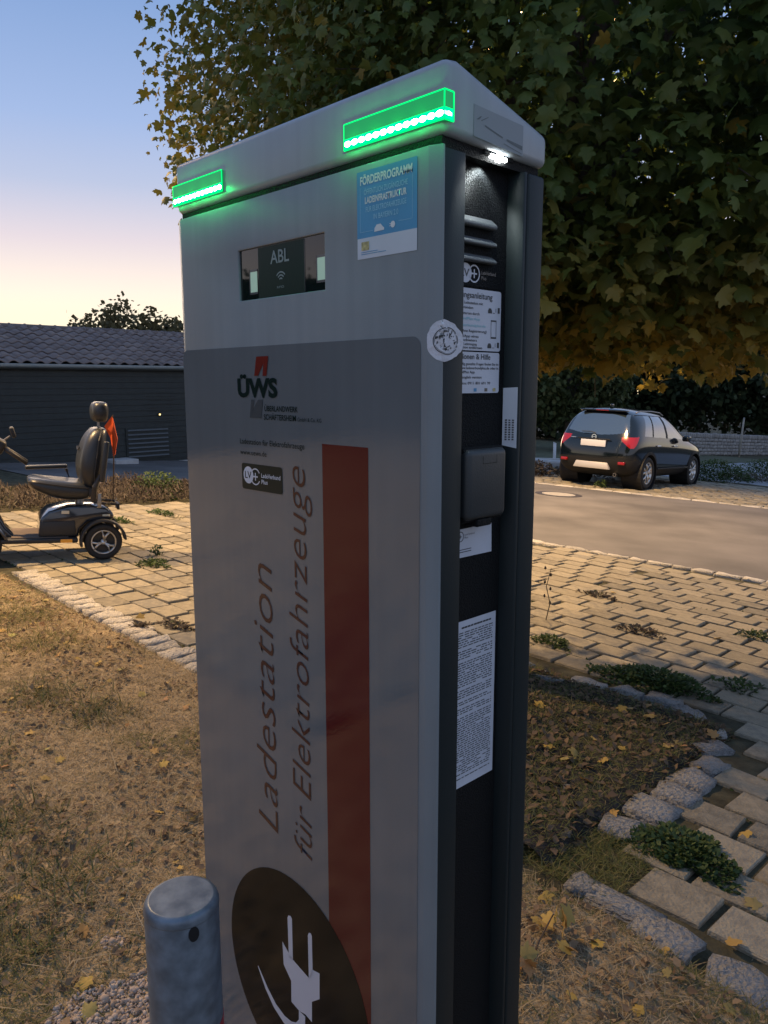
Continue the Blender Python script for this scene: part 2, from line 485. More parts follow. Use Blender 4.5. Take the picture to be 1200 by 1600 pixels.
def stone(parent, a, b, la, lb, rz=0.0, h=0.10, up=0.012, pool=None):
    x, y = XY(a, b)
    o = put('stone', random.choice(pool or SM), parent)
    o.matrix_local = Matrix.Translation((x, y, gzf(x, y) + up - h/2)) @ (SF @ Matrix.Rotation(rz, 3, 'Z') @ Matrix.Rotation(random.gauss(0,.03), 3, 'X')).to_4x4() @ Matrix.Diagonal((la, lb, h, 1))
    return o
edge = thing('lawn_edging', (0, 0, 0), 0, 'row of pale split granite blocks between dry lawn and paving', None); edge['kind'] = 'structure'
a = -6.02
while a < -3.25:
    w = random.uniform(.105, .135)
    stone(edge, a + w/2, 2.175 + 0.035*(-(a+4.6)/1.2) + random.gauss(0,.008), w*1.0, random.uniform(.15,.185), random.gauss(0,.05), up=0.016, pool=SMP)
    a += w + random.uniform(.006, .018)
for a, b, la, lb, rz in [(-1.07,1.99,.10,.10,.3),(-0.93,1.985,.21,.095,.05),(-0.79,1.95,.17,.13,-.1),(-0.58,1.92,.16,.15,.2),(-0.38,1.93,.2,.13,0),(-0.15,1.95,.2,.13,.1),(.08,1.93,.2,.14,0)]:
    stone(edge, a, b, la, lb, rz, up=0.012)
ring = thing('tree_pit_border', (0, 0, 0), 0, 'curved border of blue-grey rough granite setts around the dark tree pit', None); ring['kind'] = 'structure'
for a, b, la, lb, rz in [(-3.3,3.2,.15,.17,0),(-3.3,3.38,.15,.17,0),(-3.2,3.56,.17,.16,.3),(-3.0,3.62,.17,.15,0),(-2.8,3.62,.17,.15,0),(-2.6,3.6,.17,.15,0),(-2.4,3.56,.17,.15,0),(-2.16,3.53,.17,.14,0),(-1.97,3.63,.18,.13,.1),(-1.78,3.70,.16,.13,.1),(-1.60,3.74,.18,.14,-.1),
                         (-1.43,3.65,.17,.13,-.85),(-1.30,3.50,.125,.19,-.95),(-1.20,3.34,.095,.17,-.55),(-1.13,3.16,.115,.15,-.25),
                         (-1.13,2.97,.15,.165,0),(-1.12,2.79,.165,.16,.0),(-1.13,2.60,.165,.165,.05),(-1.15,2.40,.15,.14,.2)]:
    stone(ring, a, b, la, lb, rz, h=0.12, up=0.016)
kerb = thing('road_edging', (0, 0, 0), 0, 'flat strip of pale granite blocks along the asphalt lane', None); kerb['kind'] = 'structure'
a = -9.2
while a < 1.5:
    w = random.uniform(.17, .26)
    stone(kerb, a + w/2, road_near(a + w/2) + 0.01, w, random.uniform(.12,.145), 0.09, up=0.012, pool=SMP)
    a += w + 0.012
a = -11.0
while a < -0.5:
    w = random.uniform(.3, .45)
    stone(kerb, a + w/2, road_far(a + w/2) + 0.08, w, .16, 0.2, up=0.012, pool=SMP)
    a += w + 0.012

# ------------------------------------------------------------------ lawn and tree pit
def lawn_z(X, Y, A, B):
    e_ = np.clip((np.where(A > -1.3, 1.95, 2.12) - B)/0.10, 0, 1)
    return gz(X, Y) - 0.045 + e_*(0.051 + 0.022*vnoise(X, Y, 0.22) + 0.012*vnoise(X, Y, 0.07))
tag(ground_grid('lawn', cs((-14,-6,17),(-6,1,176),(1,6,11)), cs((-8,-0.4,25),(-0.4,2.10,64)), lawn_z, M_lawn,
    skip=lambda a, b: (a < -2.2) & (b < -0.4), ab=True), 'dry straw coloured lawn around the charging column', None, None, 'structure')
def pit_z(X, Y, A, B):
    e_ = np.clip(np.minimum(np.minimum(A+3.3, -1.16-A), 3.66-B)/0.1, 0, 1)
    return gz(X, Y) - 0.03 + e_*(0.03 + 0.035*vnoise(X, Y, 0.3) + 0.016*vnoise(X, Y, 0.08))
tag(ground_grid('tree_pit', cs((-3.3,-1.16,72)), cs((2.0,3.66,56)), pit_z, M_pit, ab=True), 'dark dry soil and litter inside the granite ring, darkened further for shade', None, None, 'structure')

# manhole cover in the lane
mx, my = 3.16, 13.84
mh = thing('manhole_cover', (mx, my, gzf(mx, my)), 0, 'round pale manhole cover set in the asphalt lane', 'manhole cover')
M_iron = mat('worn_concrete_cover', (0.26, 0.245, 0.225), 0.8, var=.15, vscale=20, bump=.3, bscale=60)
M_dkiron = mat('cast_iron_ring', (0.05, 0.045, 0.045), 0.6, metal=.4)
MSF = Matrix.Translation((0,0,0.004)) @ slope_frame(0).to_4x4()
MB().lathe([(0.0,-.01),(.30,-.01),(.30,.004),(.0,.004)], 28, MSF).build('cover', M_iron, mh)
MB().lathe([(.305,-.01),(.42,-.01),(.42,.003),(.305,.003)], 28, MSF, closed=True).build('ring', M_dkiron, mh)

# ================================================================== charging column
NX, NY = 0.0618, 0.8608
ZB = gzf(NX, NY)
st = thing('charging_station', (NX, NY, ZB), R(-45.97), 'tall grey electric car charging column with glowing green light strips', 'charging station')
M_panel = mat('silver_grey_powder_coat', (0.195, 0.222, 0.240), 0.42, var=0.06, vscale=3, bump=0.06, bscale=700, spec=0.5, streak=.07)
M_lid = mat('light_grey_lid_coat', (0.30, 0.335, 0.365), 0.33, var=0.06, vscale=5, bump=0.05, bscale=600, spec=0.5, streak=.07)
M_film = mat('glossy_film', (0.142, 0.153, 0.162), 0.06, var=0.06, vscale=4, streak=.05, rvar=.04, bump=0.012, bscale=200, spec=0.85)
M_profile = mat('anthracite_profile', (0.012, 0.018, 0.020), 0.45, spec=0.25, bump=0.04, bscale=500)
M_black = mat('black_textured_sheet', (0.005, 0.006, 0.007), 0.6, spec=0.18, bump=0.5, bscale=520)
M_red = mat('red_film', (0.098, 0.009, 0.010), 0.05, bump=0.012, bscale=200, spec=0.42)
M_lettering = mat('red_lettering', (0.058, 0.011, 0.010), 0.12, spec=0.55)
M_dkprint = mat('black_green_print', (0.010, 0.020, 0.018), 0.12, spec=0.2)
M_greyprint = mat('grey_print', (0.07, 0.076, 0.082), 0.15, spec=0.55)
M_disc = mat('dark_olive_film', (0.011, 0.010, 0.008), 0.07, bump=0.012, bscale=200, spec=0.15)
M_whitep = mat('white_print', (0.62, 0.62, 0.66), 0.3)
M_paper = mat('white_sticker', (0.52, 0.55, 0.62), 0.4, var=.04, vscale=30)
M_paperold = mat('weathered_paper', (0.58, 0.58, 0.62), 0.8, var=.10, vscale=60, bump=.3, bscale=120)
M_ink = mat('black_ink', (0.03, 0.035, 0.04), 0.5)
M_blue = mat('blue_sticker', (0.045, 0.25, 0.46), 0.35, var=.05, vscale=25)
M_paleink = mat('pale_ink', (0.32, 0.55, 0.72), 0.4)
M_tealink = mat('teal_ink', (0.25, 0.52, 0.58), 0.4)
M_gold = mat('gold_print', (0.42, 0.36, 0.16), 0.5, var=.4, vscale=300)
M_glass = mat('black_glass', (0.006, 0.012, 0.011), 0.03, spec=0.6)
M_lcd = mat('pale_green_lcd', (0.40, 0.56, 0.44), 0.25, emit=(0.45, 0.7, 0.5), es=0.12)
M_lens = mat('green_lens', (0.004, 0.05, 0.02), 0.2, emit=(0.0, 0.34, 0.09), es=0.5)
M_glow = emat('green_glow', (0.0, 1.0, 0.13), 2.6)
M_rim = emat('green_rim', (0.0, 1.0, 0.2), 1.0)
M_led = emat('led_core', (0.55, 1.0, 0.72), 26.0)
M_core = emat('lens_core_light', (0.12, 1.0, 0.32), 7.0)
M_wled = emat('white_led', (0.95, 1.0, 1.0), 30.0)

def loc(u, s, z): return (-u, s, z - ZB)

def flat(name, polys, mtl, parent, face='F', off=0.005, side_x=0.0):
    """flat print: polygons in (u,z) on the front or (s,z) on the side"""
    vs, fs = [], []
    for poly in polys:
        n = len(vs)
        for p, z in poly: vs.append(loc(p, -off, z) if face == 'F' else (side_x, p, z - ZB))
        fs.append(tuple(range(n, n + len(poly))))
    me = bpy.data.meshes.new(name); me.from_pydata(vs, [], fs); me.update()
    return put(name, me, parent, mtl)

def rect(u0, u1, z0, z1): return [(u0, z0), (u1, z0), (u1, z1), (u0, z1)]
def rrect(u0, u1, z0, z1, r, n=5):
    out = []
    for cx, cz, t0 in ((u1-r, z0+r, -90), (u1-r, z1-r, 0), (u0+r, z1-r, 90), (u0+r, z0+r, 180)):
        for i in range(n+1):
            t = R(t0 + 90*i/n); out.append((cx + r*math.cos(t), cz + r*math.sin(t)))
    return out
def disc(u, z, r, n=40, rz=None): return [(u + r*math.cos(2*math.pi*i/n), z + (rz or r)*math.sin(2*math.pi*i/n)) for i in range(n)]
def arcband(u, z, r0, r1, t0, t1, n=14):
    A = [R(t0 + (t1-t0)*i/n) for i in range(n+1)]
    return [[(u + r*math.cos(A[i+k]), z + r*math.sin(A[i+k])) for r, k in ((r0,0),(r1,0),(r1,1),(r0,1))] for i in range(n)]

def text(name, body, p, z, width, height, mtl, parent, face='F', off=0.005, side_x=0.0, bold=0.0, shear=0.0, turned=False, align='L'):
    """lettering scaled to width x cap height; p,z is the left end of the base line"""
    cu = bpy.data.curves.new('t', 'FONT'); cu.body = body; cu.offset = bold; cu.shear = shear; cu.resolution_u = 3
    o = bpy.data.objects.new('t', cu); COL.objects.link(o)
    me = bpy.data.meshes.new_from_object(o.evaluated_get(bpy.context.evaluated_depsgraph_get()))
    bpy.data.objects.remove(o)
    co = np.array([v.co[:] for v in me.vertices]); x0, x1 = co[:,0].min(), co[:,0].max()
    sx = width/(x1 - x0); sy = height/0.69
    for v in me.vertices:
        x, y = (v.co.x - x0)*sx, v.co.y*sy
        if face == 'F':
            v.co = loc(p - x, -off, z + y) if not turned else loc(p + y, -off, z + x)
        else:
            v.co = (side_x, p + x, z + y - ZB)
    me.name = name; me.update(); fix(me)
    return put(name, me, parent, mtl)

# --- housing
Z0, Z1 = 0.06, 1.697
c = MB()
c.box(*sorted((-0.528, -0.0205)), 0.008, 0.150, Z0 - ZB, Z1 - ZB)
c.build('housing', M_black, st)
MB().box(-0.52, -0.03, 0.02, 0.165, -0.03, Z0 - ZB).build('plinth', M_black, st)
for nm, x0, x1 in (('front_post', -0.0205, -0.0015), ('front_post', -0.5485, -0.528)):
    MB().box(x0, x1, 0.0055, 0.0400, Z0 - ZB, Z1 - ZB).build(nm, M_profile, st, bevel=0.0012)
for x0, x1 in ((-0.0205, -0.0012), (-0.5488, -0.528)):
    MB().prism([(x0, 0.1395), (x1, 0.1475), (x1, 0.1525), (x0, 0.1525)], 'z', Z0 - ZB, Z1 - ZB).build('rear_post', M_profile, st, bevel=0.001)
MB().box(-0.550, 0.0, 0.1535, 0.187, Z0 - ZB, Z1 - ZB).build('rear_cover', M_profile, st, bevel=0.004, seg=3)

# --- front panel with a real opening for the display
us = [0.0, 0.0155, 0.1909, 0.3803, 0.5345, 0.55]; zs_ = [Z0, 1.5662, 1.6345, 1.6995]
ydep = [0.002, -0.004, -0.004, -0.004, -0.004, 0.002]
v, f = [], []
for z in zs_:
    for u, y in zip(us, ydep): v.append(loc(u, y, z))
n = len(us)
for j in range(3):
    for i in range(5):
        if i == 2 and j == 1: continue
        f.append((j*n+i, (j+1)*n+i, (j+1)*n+i+1, j*n+i+1))
b0 = len(v)
for z in zs_:
    for u in us: v.append(loc(u, 0.0052, z))
for j in range(3):
    for i in range(5):
        if i == 2 and j == 1: continue
        f.append((b0+j*n+i, b0+j*n+i+1, b0+(j+1)*n+i+1, b0+(j+1)*n+i))
def wall(i0, i1): f.append((i0, i1, b0+i1, b0+i0))
for j in range(3): wall(j*n, (j+1)*n); wall(j*n+5, (j+1)*n+5)
for i in range(5): wall(i, i+1); wall(3*n+i, 3*n+i+1)
for i0, i1 in ((n+2, n+3), (n+3, 2*n+3), (2*n+3, 2*n+2), (2*n+2, n+2)): wall(i0, i1)
me = bpy.data.meshes.new('front_panel'); me.from_pydata(v, [], f); me.update(); fix(me)
bevel_mesh(me, 0.0016, 2, 12)
panel = put('front_panel', me, st, M_panel)

# --- display window
disp = MB().box(-0.3800, -0.1912, -0.0005, 0.0045, 1.5665 - ZB, 1.6342 - ZB).build('display_window', M_glass, st)
flat('reader_field', [rect(0.2345, 0.3365, 1.5672, 1.6335)], mat('reader_field_green', (0.004, 0.022, 0.015), 0.3, spec=.15), disp, off=0.0009)
flat('divider', [rect(0.2337, 0.2345, 1.5672, 1.6335), rect(0.3365, 0.3370, 1.5672, 1.6335)], M_greyprint, disp, off=0.0010)
for u0, u1, z0, z1 in ((0.3395, 0.3560, 1.5760, 1.6035), (0.1925, 0.2085, 1.5790, 1.6065)):
    q = flat('meter_display', [rect(u0, u1, z0, z1)], M_lcd, disp, off=0.0010)
    flat('meter_bezel', [rect(u1, u1+.0022, z0-.003, z1+.003), rect(u0-.0004, u1+.0022, z1, z1+.003), rect(u0-.0004, u1+.0022, z0-.003, z0)], M_greyprint, disp, off=0.0012)
M_ghost = mat('ghost_print', (0.20, 0.26, 0.25), 0.5)
text('maker_lettering', 'ABL', 0.3077, 1.6095, 0.0415, 0.0165, M_ghost, disp, off=0.0014, bold=0.012)
ar = []
for k in range(3): ar += arcband(0.2850, 1.5852, 0.0030+0.0040*k, 0.0048+0.0040*k, 40, 140)
flat('contactless_symbol', ar, M_ghost, disp, off=0.0014)
text('reader_caption', 'RFID', 0.2938, 1.5765, 0.0155, 0.0028, M_ghost, disp, off=0.0014)

# --- glossy film and its prints
film = flat('printed_film', [rrect(0.0255, 0.5428, 0.10, 1.5022, 0.012)], M_film, st, off=0.0045)
flat('red_bar', [rect(0.1120, 0.2000, 0.10, 1.3732)], M_red, film, off=0.0048)
flat('plug_disc', [disc(0.2880, 0.5275, 0.1745, 72, 0.181)], M_disc, film, off=0.0051)
plug = [
 [(.3151,.5865),(.2985,.575),(.2888,.570),(.2492,.562),(.2401,.5819),(.2234,.5856),(.2243,.5418),(.2430,.5254),(.2439,.4894),(.2595,.4925),(.2756,.4887),(.2950,.4920),(.2945,.5292),(.3132,.5469)],
 [(.3001,.636),(.2975,.6415),(.2915,.6435),(.2886,.640),(.2888,.568),(.2990,.568)],
 [(.2497,.634),(.2470,.640),(.2425,.6415),(.2400,.638),(.2399,.575),(.2496,.558)]]
cab = []
pts = [(.2680,.4890),(.2690,.4700),(.2790,.4560),(.2950,.4480),(.3150,.4470),(.3400,.4560),(.3620,.4740),(.3850,.5016)]
pw = [.0080,.0080,.0080,.0080,.0075,.006,.0045,.0012]
for i in range(len(pts)-1):
    (x0, y0), (x1, y1) = pts[i], pts[i+1]
    def nrm(k):
        a_, b_ = pts[max(k-1,0)], pts[min(k+1,len(pts)-1)]; dx, dy = b_[0]-a_[0], b_[1]-a_[1]; l = math.hypot(dx, dy); return (-dy/l, dx/l)
    n0_, n1_ = nrm(i), nrm(i+1); w0, w1 = pw[i], pw[i+1]
    cab.append([(x0+n0_[0]*w0, y0+n0_[1]*w0), (x0-n0_[0]*w0, y0-n0_[1]*w0), (x1-n1_[0]*w1, y1-n1_[1]*w1), (x1+n1_[0]*w1, y1+n1_[1]*w1)])
flat('plug_symbol', plug, M_whitep, film, off=0.0054)
flat('plug_cable', cab, M_whitep, film, off=0.0056)
text('large_lettering', 'Ladestation', 0.3185, 0.768, 0.422, 0.0520, M_lettering, film, off=0.0053, bold=-0.012, shear=0.24, turned=True)
text('large_lettering', 'für', 0.2360, 0.762, 0.078, 0.0430, M_lettering, film, off=0.0053, bold=-0.012, shear=0.24, turned=True)
text('large_lettering', 'Elektrofahrzeuge', 0.2360, 0.857, 0.483, 0.0430, M_lettering, film, off=0.0053, bold=-0.012, shear=0.24, turned=True)
lg = flat('company_mark', [[(.3475,.0+1.4613),(.3416,1.4878),(.3127,1.488),(.3183,1.461),(.3275,1.4610),(.3245,1.4785),(.3385,1.4613)]], M_lettering, film, off=0.0053)
lg.data.materials[0] = mat('brick_red_mark', (0.16, 0.022, 0.016), 0.12)
flat('company_mark', [[(.357,1.4279),(.349,1.4279),(.3545,1.4130),(.3400,1.4280),(.3288,1.4283),(.333,1.4022),(.3615,1.4022)]], M_greyprint, film, off=0.0053)
text('company_initials', 'ÜWS', 0.3905, 1.4325, 0.0970, 0.0242, M_dkprint, film, off=0.0053, bold=0.045)
text('company_name', 'ÜBERLANDWERK', 0.3250, 1.4125, 0.0760, 0.0074, M_dkprint, film, off=0.0053, bold=0.01)
text('company_name', 'SCHÄFTERSHEIM', 0.3270, 1.4006, 0.0735, 0.0074, M_dkprint, film, off=0.0053, bold=0.01)
text('company_name', 'GmbH & Co. KG', 0.2500, 1.4006, 0.0500, 0.0050, M_dkprint, film, off=0.0053)
text('company_caption', 'Ladestation für Elektrofahrzeuge', 0.3885, 1.3638, 0.1520, 0.0078, M_dkprint, film, off=0.0053)
text('company_address', 'www.uews.de', 0.3890, 1.3482, 0.0660, 0.0072, M_dkprint, film, off=0.0053)
lv = flat('charging_network_badge', [rrect(0.2872, 0.3858, 1.2976, 1.3356, 0.004)], M_dkprint, film, off=0.0053)
flat('badge_mark', [disc(0.3690, 1.3187, 0.0125, 30)], M_whitep, lv, off=0.0056)
flat('badge_mark', arcband(0.3512, 1.3175, 0.0105, 0.0123, -150, 150, 24) + [rect(.3455,.3570,1.3164,1.3186), rect(.3501,.3523,1.3118,1.3232)], M_whitep, lv, off=0.00565)
text('badge_lettering', 'LV', 0.3775, 1.3140, 0.0165, 0.0100, M_dkprint, lv, off=0.0058, bold=0.012)
text('badge_lettering', 'LadeVerbund', 0.3365, 1.3175, 0.0455, 0.0060, M_whitep, lv, off=0.0056, bold=0.015)
text('badge_lettering', 'Plus', 0.3365, 1.3085, 0.0150, 0.0060, M_whitep, lv, off=0.0056, bold=0.015)

# --- blue funding sticker on the panel
fs_ = flat('funding_sticker', [rect(0.0318, 0.1286, 1.5945, 1.6178)], M_paper, st, off=0.0046)
fb = flat('funding_field', [rect(0.0318, 0.1290, 1.6178, 1.6918)], M_blue, fs_, off=0.0046)
def lt(b_, u, z, w, h, m_=M_whitep, **k): text('sticker_lettering', b_, u, z, w, h, m_, fs_, off=0.0050, **k)
lt('FÖRDERPROGRAMM', 0.1230, 1.6770, 0.0840, 0.0088, bold=0.03)
lt('ÖFFENTLICH ZUGÄNGLICHE', 0.1165, 1.6655, 0.0705, 0.0058, M_paleink)
lt('LADEINFRASTRUKTUR', 0.1150, 1.6556, 0.0675, 0.0068, bold=0.03)
lt('FÜR ELEKTROFAHRZEUGE', 0.1135, 1.6460, 0.0655, 0.0058, M_paleink)
lt('IN BAYERN 2.0', 0.1006, 1.6366, 0.0400, 0.0058, M_paleink)
flat('sticker_frame', [rect(.0385,.0389,1.629,1.676), rect(.0389,.0600,1.6288,1.6292), rect(.1230,.1234,1.6245,1.674), rect(.1020,.1230,1.6243,1.6247)], M_paleink, fs_, off=0.0050)
flat('sticker_pictogram', [[(.0995,1.6225),(.0990,1.6265),(.0955,1.6300),(.0890,1.6303),(.0850,1.6265),(.0832,1.6255),(.0832,1.6228)], disc(.0690,1.6268,.0036,16), rect(.0725,.0745,1.6277,1.6284), rect(.0725,.0745,1.6253,1.6260)], M_whitep, fs_, off=0.0050)
flat('sticker_crest', [rect(.1085,.1215,1.6040,1.6135)], M_gold, fs_, off=0.0050)
flat('sticker_lettering', [rect(.0940-.0*k,.1220,1.6015-.0022*k,1.6022-.0022*k) for k in range(2)] + [rect(.0800,.0935,1.5993,1.6000)], M_blue, fs_, off=0.0050)

# --- lid
lid = MB()
prof = [(0.0, 1.7095), (0.0, 1.7825), (0.022, 1.7855), (0.1875, 1.7430), (0.1875, 1.7060)]
lid.prism([(s, z - ZB) for s, z in prof], 'x', -0.5525, 0.0025)
lid_o = lid.build('lid', M_lid, st, bevel=0.0092, seg=5)
MB().box(-0.545, -0.006, 0.006, 0.180, Z1 - ZB - .0005, 1.7135 - ZB).build('lid_gap_shade', M_black, st)  # black filler standing in for the shadow gap under the lid
flat('lid_film', [[(.047,1.7150),(.1365,1.7105),(.1365,1.7440),(.047,1.7475)]], mat('clouded_film', (0.22, 0.25, 0.27), 0.5), lid_o, 'S', side_x=0.0029)
flat('lid_film_lettering', [[(.051,1.7325),(.056,1.7335),(.060,1.7372),(.0585,1.7375)], [(.0595,1.7325),(.0715,1.7385),(.0715,1.7392),(.0595,1.7335)],
     [(.066,1.7285),(.098,1.7225),(.098,1.7240),(.066,1.7300)], [(.105,1.7215),(.135,1.7170),(.135,1.7215),(.105,1.7235)], [(.100,1.7170),(.134,1.7125),(.134,1.7132),(.100,1.7177)]], mat('faded_print', (0.085, 0.105, 0.115), 0.5), lid_o, 'S', side_x=0.0032)

# --- green light strips, wrapped round the lid corners
def strip_light(sgn):
    """sgn +1: the strip at the socket side corner; -1: the other corner"""
    if sgn > 0: x0, x1, xa, xb = -0.153, 0.0048, -0.004, 0.0048
    else: x0, x1, xa, xb = -0.5548, -0.417, -0.5548, -0.546
    z0, z1 = 1.7212 - ZB, 1.7500 - ZB
    L = MB().box(x0, x1, -0.0030, 0.003, z0, z1).box(xa, xb, 0.003, 0.0115, z0, z1)
    o = L.build('light_strip', M_lens, st)
    t = 0.0007; y = -0.0033
    e_ = MB()
    for zz in (z0, z1): e_.box(x0, x1, y, y+t, zz-t, zz+t)
    e_.box(x0-t, x0+t, y, y+t, z0, z1); e_.box(x1-t, x1+t, y, y+t, z0, z1)
    if sgn > 0:
        e_.box(x1-.0002, x1+.0006, y, .0115, z1-t, z1+t); e_.box(x1-.0002, x1+.0006, .0115-t, .0115+t, z0, z1); e_.box(x1-.0002, x1+.0006, y, .0115, z0-t, z0+t)
    e_.build('lens_rim', M_rim, o)
    zg = z0 + 0.0062
    g_ = MB().box(x0+.001, x1-.001, y-.0001, y+.0002, zg-.0052, zg+.0056)
    if sgn > 0: g_.box(x1, x1+.0004, y, .0110, zg-.0052, zg+.0056)
    g_.build('lens_glow', M_glow, o)
    c_ = MB().box(x0+.004, x1-.003, y-.0004, y-.0001, zg-.0017, zg+.0017)
    if sgn > 0: c_.box(x1+.0004, x1+.0007, y, .0085, zg-.0017, zg+.0017)
    c_.build('lens_core', M_core, o)
    n_ = 13 if sgn > 0 else 12
    for i in range(n_):
        xx = x0 + .007 + (x1 - x0 - .013)*i/(n_-1)
        MB().lathe([(0.0,-.0004),(.0050,-.0003),(.0046,.0004),(0.0,.0006)], 12, Matrix.Translation((xx, y-.0005, zg)) @ Matrix.Rotation(R(90), 4, 'X') @ Matrix.Diagonal((1, .62, 1, 1))).build('led', M_led, o)
    if sgn > 0:
        MB().lathe([(0.0,-.0004),(.0032,-.0003),(.0030,.0004),(0.0,.0006)], 12, Matrix.Translation((x1+.0008, .0035, zg)) @ Matrix.Rotation(R(90), 4, 'Y') @ Matrix.Diagonal((.62, 1, 1, 1))).build('led', M_led, o)
    return o
for sgn_, xs_ in ((1, (-.135, -.10, -.065, -.03, -.002)), (-1, (-.535, -.50, -.465, -.435))):
    o_ = strip_light(sgn_)
    for x_ in xs_:
        gl_ = bpy.data.lights.new('light_strip_light', 'POINT'); gl_.energy = 0.026; gl_.color = (0.0, 1.0, 0.16); gl_.shadow_soft_size = 0.004
        go_ = bpy.data.objects.new('light_strip_light', gl_); COL.objects.link(go_); go_.parent = o_
        go_.location = (x_ + (.012 if x_ == -.002 else 0), -.014, 1.7270 - ZB)

# --- white lamp under the lid
SX = -0.0200                                       # plane of the recessed side sheet
dl = MB().box(-0.0205, -0.004, 0.074, 0.128, 1.7030 - ZB, 1.7090 - ZB).build('side_lamp', M_black, st, bevel=0.001)
for s0, s1, z0, z1 in ((.0855, .0945, 1.7015, 1.7060), (.0960, .1050, 1.6995, 1.7075), (.1065, .1150, 1.7015, 1.7060)):
    MB().box(-0.0072, -0.0032, s0, s1, z0 - ZB, z1 - ZB).build('led', M_wled, dl, bevel=0.0008)
ld = bpy.data.lights.new('side_lamp_light', 'SPOT'); ld.energy = 2.4; ld.spot_size = R(125); ld.spot_blend = 0.6; ld.shadow_soft_size = 0.006; ld.color = (0.9, 1.0, 1.0)
lo = bpy.data.objects.new('side_lamp_light', ld); COL.objects.link(lo); lo.parent = st
lo.location = (-0.0100, 0.088, 1.699 - ZB)
lo.rotation_euler = Vector((0.38, 0.10, 1.0)).to_track_quat('Z', 'Y').to_euler()

# --- ventilation hoods on the recessed sheet
M_hood = mat('dark_grey_hood', (0.11, 0.12, 0.125), 0.5, bump=.3, bscale=600, spec=.5)
for zt in (1.6400, 1.6175, 1.5985):
    hgt = 0.013 if zt > 1.63 else 0.010
    MB().prism([(SX - .001, zt - ZB), (SX + .0085, zt - ZB - hgt*.62), (SX + .0085, zt - ZB - hgt), (SX - .001, zt - ZB - hgt)], 'y', 0.046, 0.112).build('vent_hood', M_hood, st, bevel=0.0022, seg=3)

# --- instruction plates (left ends run behind the front post)
def side_sticker(name, s0, s1, z0, z1, m_=M_paper, r=0.003): return flat(name, [rrect(s0, s1, z0, z1, r)], m_, st, 'S', side_x=SX + .0004)
def stx(parent, body, s, z, w, h, m_=M_ink, **k): text('sticker_lettering', body, s, z, w, h, m_, parent, 'S', side_x=SX + .0007, **k)
hd = side_sticker('network_plate', .030, .1345, 1.5615, 1.5990, M_black, .001)
flat('badge_mark', [disc(.0632, 1.5760, .0110, 30)], M_paper, hd, 'S', side_x=SX+.0007)
flat('badge_mark', arcband(.0790, 1.5760, .0085, .0102, -165, 165, 24) + [rect(.0740,.0840,1.5751,1.5769), rect(.0781,.0799,1.5710,1.5810)], M_paper, hd, 'S', side_x=SX+.0007)
text('badge_lettering', 'LV', .0545, 1.5718, .0150, .0086, M_ink, hd, 'S', side_x=SX+.0010, bold=.01)
stx(hd, 'LadeVerbund', .0920, 1.5765, .0270, .0040, M_greyprint, bold=.01); stx(hd, 'Plus', .0920, 1.5705, .0095, .0040, M_greyprint, bold=.01)
p1 = side_sticker('instruction_plate', .020, .1310, 1.4885, 1.5592)
stx(p1, 'Bedienungsanleitung', .0270, 1.5485, .0870, .0068, bold=.015)
for body, s, z, w, m_ in (('Fahrzeug und Ladestation mit', .030, 1.5415, .0660, M_ink), ('Ladekabel verbinden', .030, 1.5360, .0480, M_ink), ('Ladevorgang starten durch', .030, 1.5295, .0600, M_ink),
        ('LadeverbundPlus App', .032, 1.5235, .0590, M_tealink), ('www.ladeverbundplus.de', .032, 1.5160, .0700, M_tealink), ('QR-Code (ohne Registrierung)', .030, 1.5095, .0740, M_ink),
        ('RFID-Karte/App eines', .030, 1.5035, .0590, M_ink), ('Fahrstromanbieters', .030, 1.4990, .0560, M_ink), ('Zum Abschluss den Ladevorgang', .022, 1.4945, .0640, M_ink), ('an der Ladestation entfernen', .022, 1.4905, .0740, M_ink)):
    stx(p1, body, s, z, w, .0030, m_, bold=.012)
def pictos(z):
    flat('pictogram', [[(.106,z),(.1135,z),(.1135,z+.003),(.1118,z+.0058),(.1077,z+.0058),(.106,z+.003)], rect(.1245,.1285,z+.0006,z+.0072), rect(.1150,.1190,z+.0002,z+.0009), rect(.1205,.1213,z+.0015,z+.0060)], M_ink, p1, 'S', side_x=SX+.0007)
pictos(1.5330); pictos(1.4920)
flat('pictogram', [rect(.1120,.1225,1.5160-.0125+.0,1.5160-.0105), rect(.1120,.1225,1.5235,1.5252), rect(.1120,.1127,1.5035,1.5252), rect(.1218,.1225,1.5035,1.5252)], M_ink, p1, 'S', side_x=SX+.0007)
p2 = side_sticker('help_plate', .020, .1300, 1.4387, 1.4868)
stx(p2, 'Informationen & Hilfe', .0270, 1.4785, .0850, .0062, bold=.015)
for body, s, z, w in (('Antworten auf häufig gestellte Fragen finden Sie im', .020, 1.4715, .1080), ('Internet auf www.ladeverbundplus.de oder in', .026, 1.4668, .1020), ('der LadeverbundPlus App', .024, 1.4620, .0590),
        ('QR-Code for english version', .024, 1.4560, .0720), ('Kundenservice: 0911 801 691 99', .030, 1.4490, .0830)):
    stx(p2, body, s, z, w, .0030, bold=.012)
for s, m_ in ((.0815, M_blue), (.1020, M_greyprint), (.1180, M_gold)):
    flat('pictogram', [rect(s, s+.0055, 1.4405, 1.4445)], m_, p2, 'S', side_x=SX+.0007)

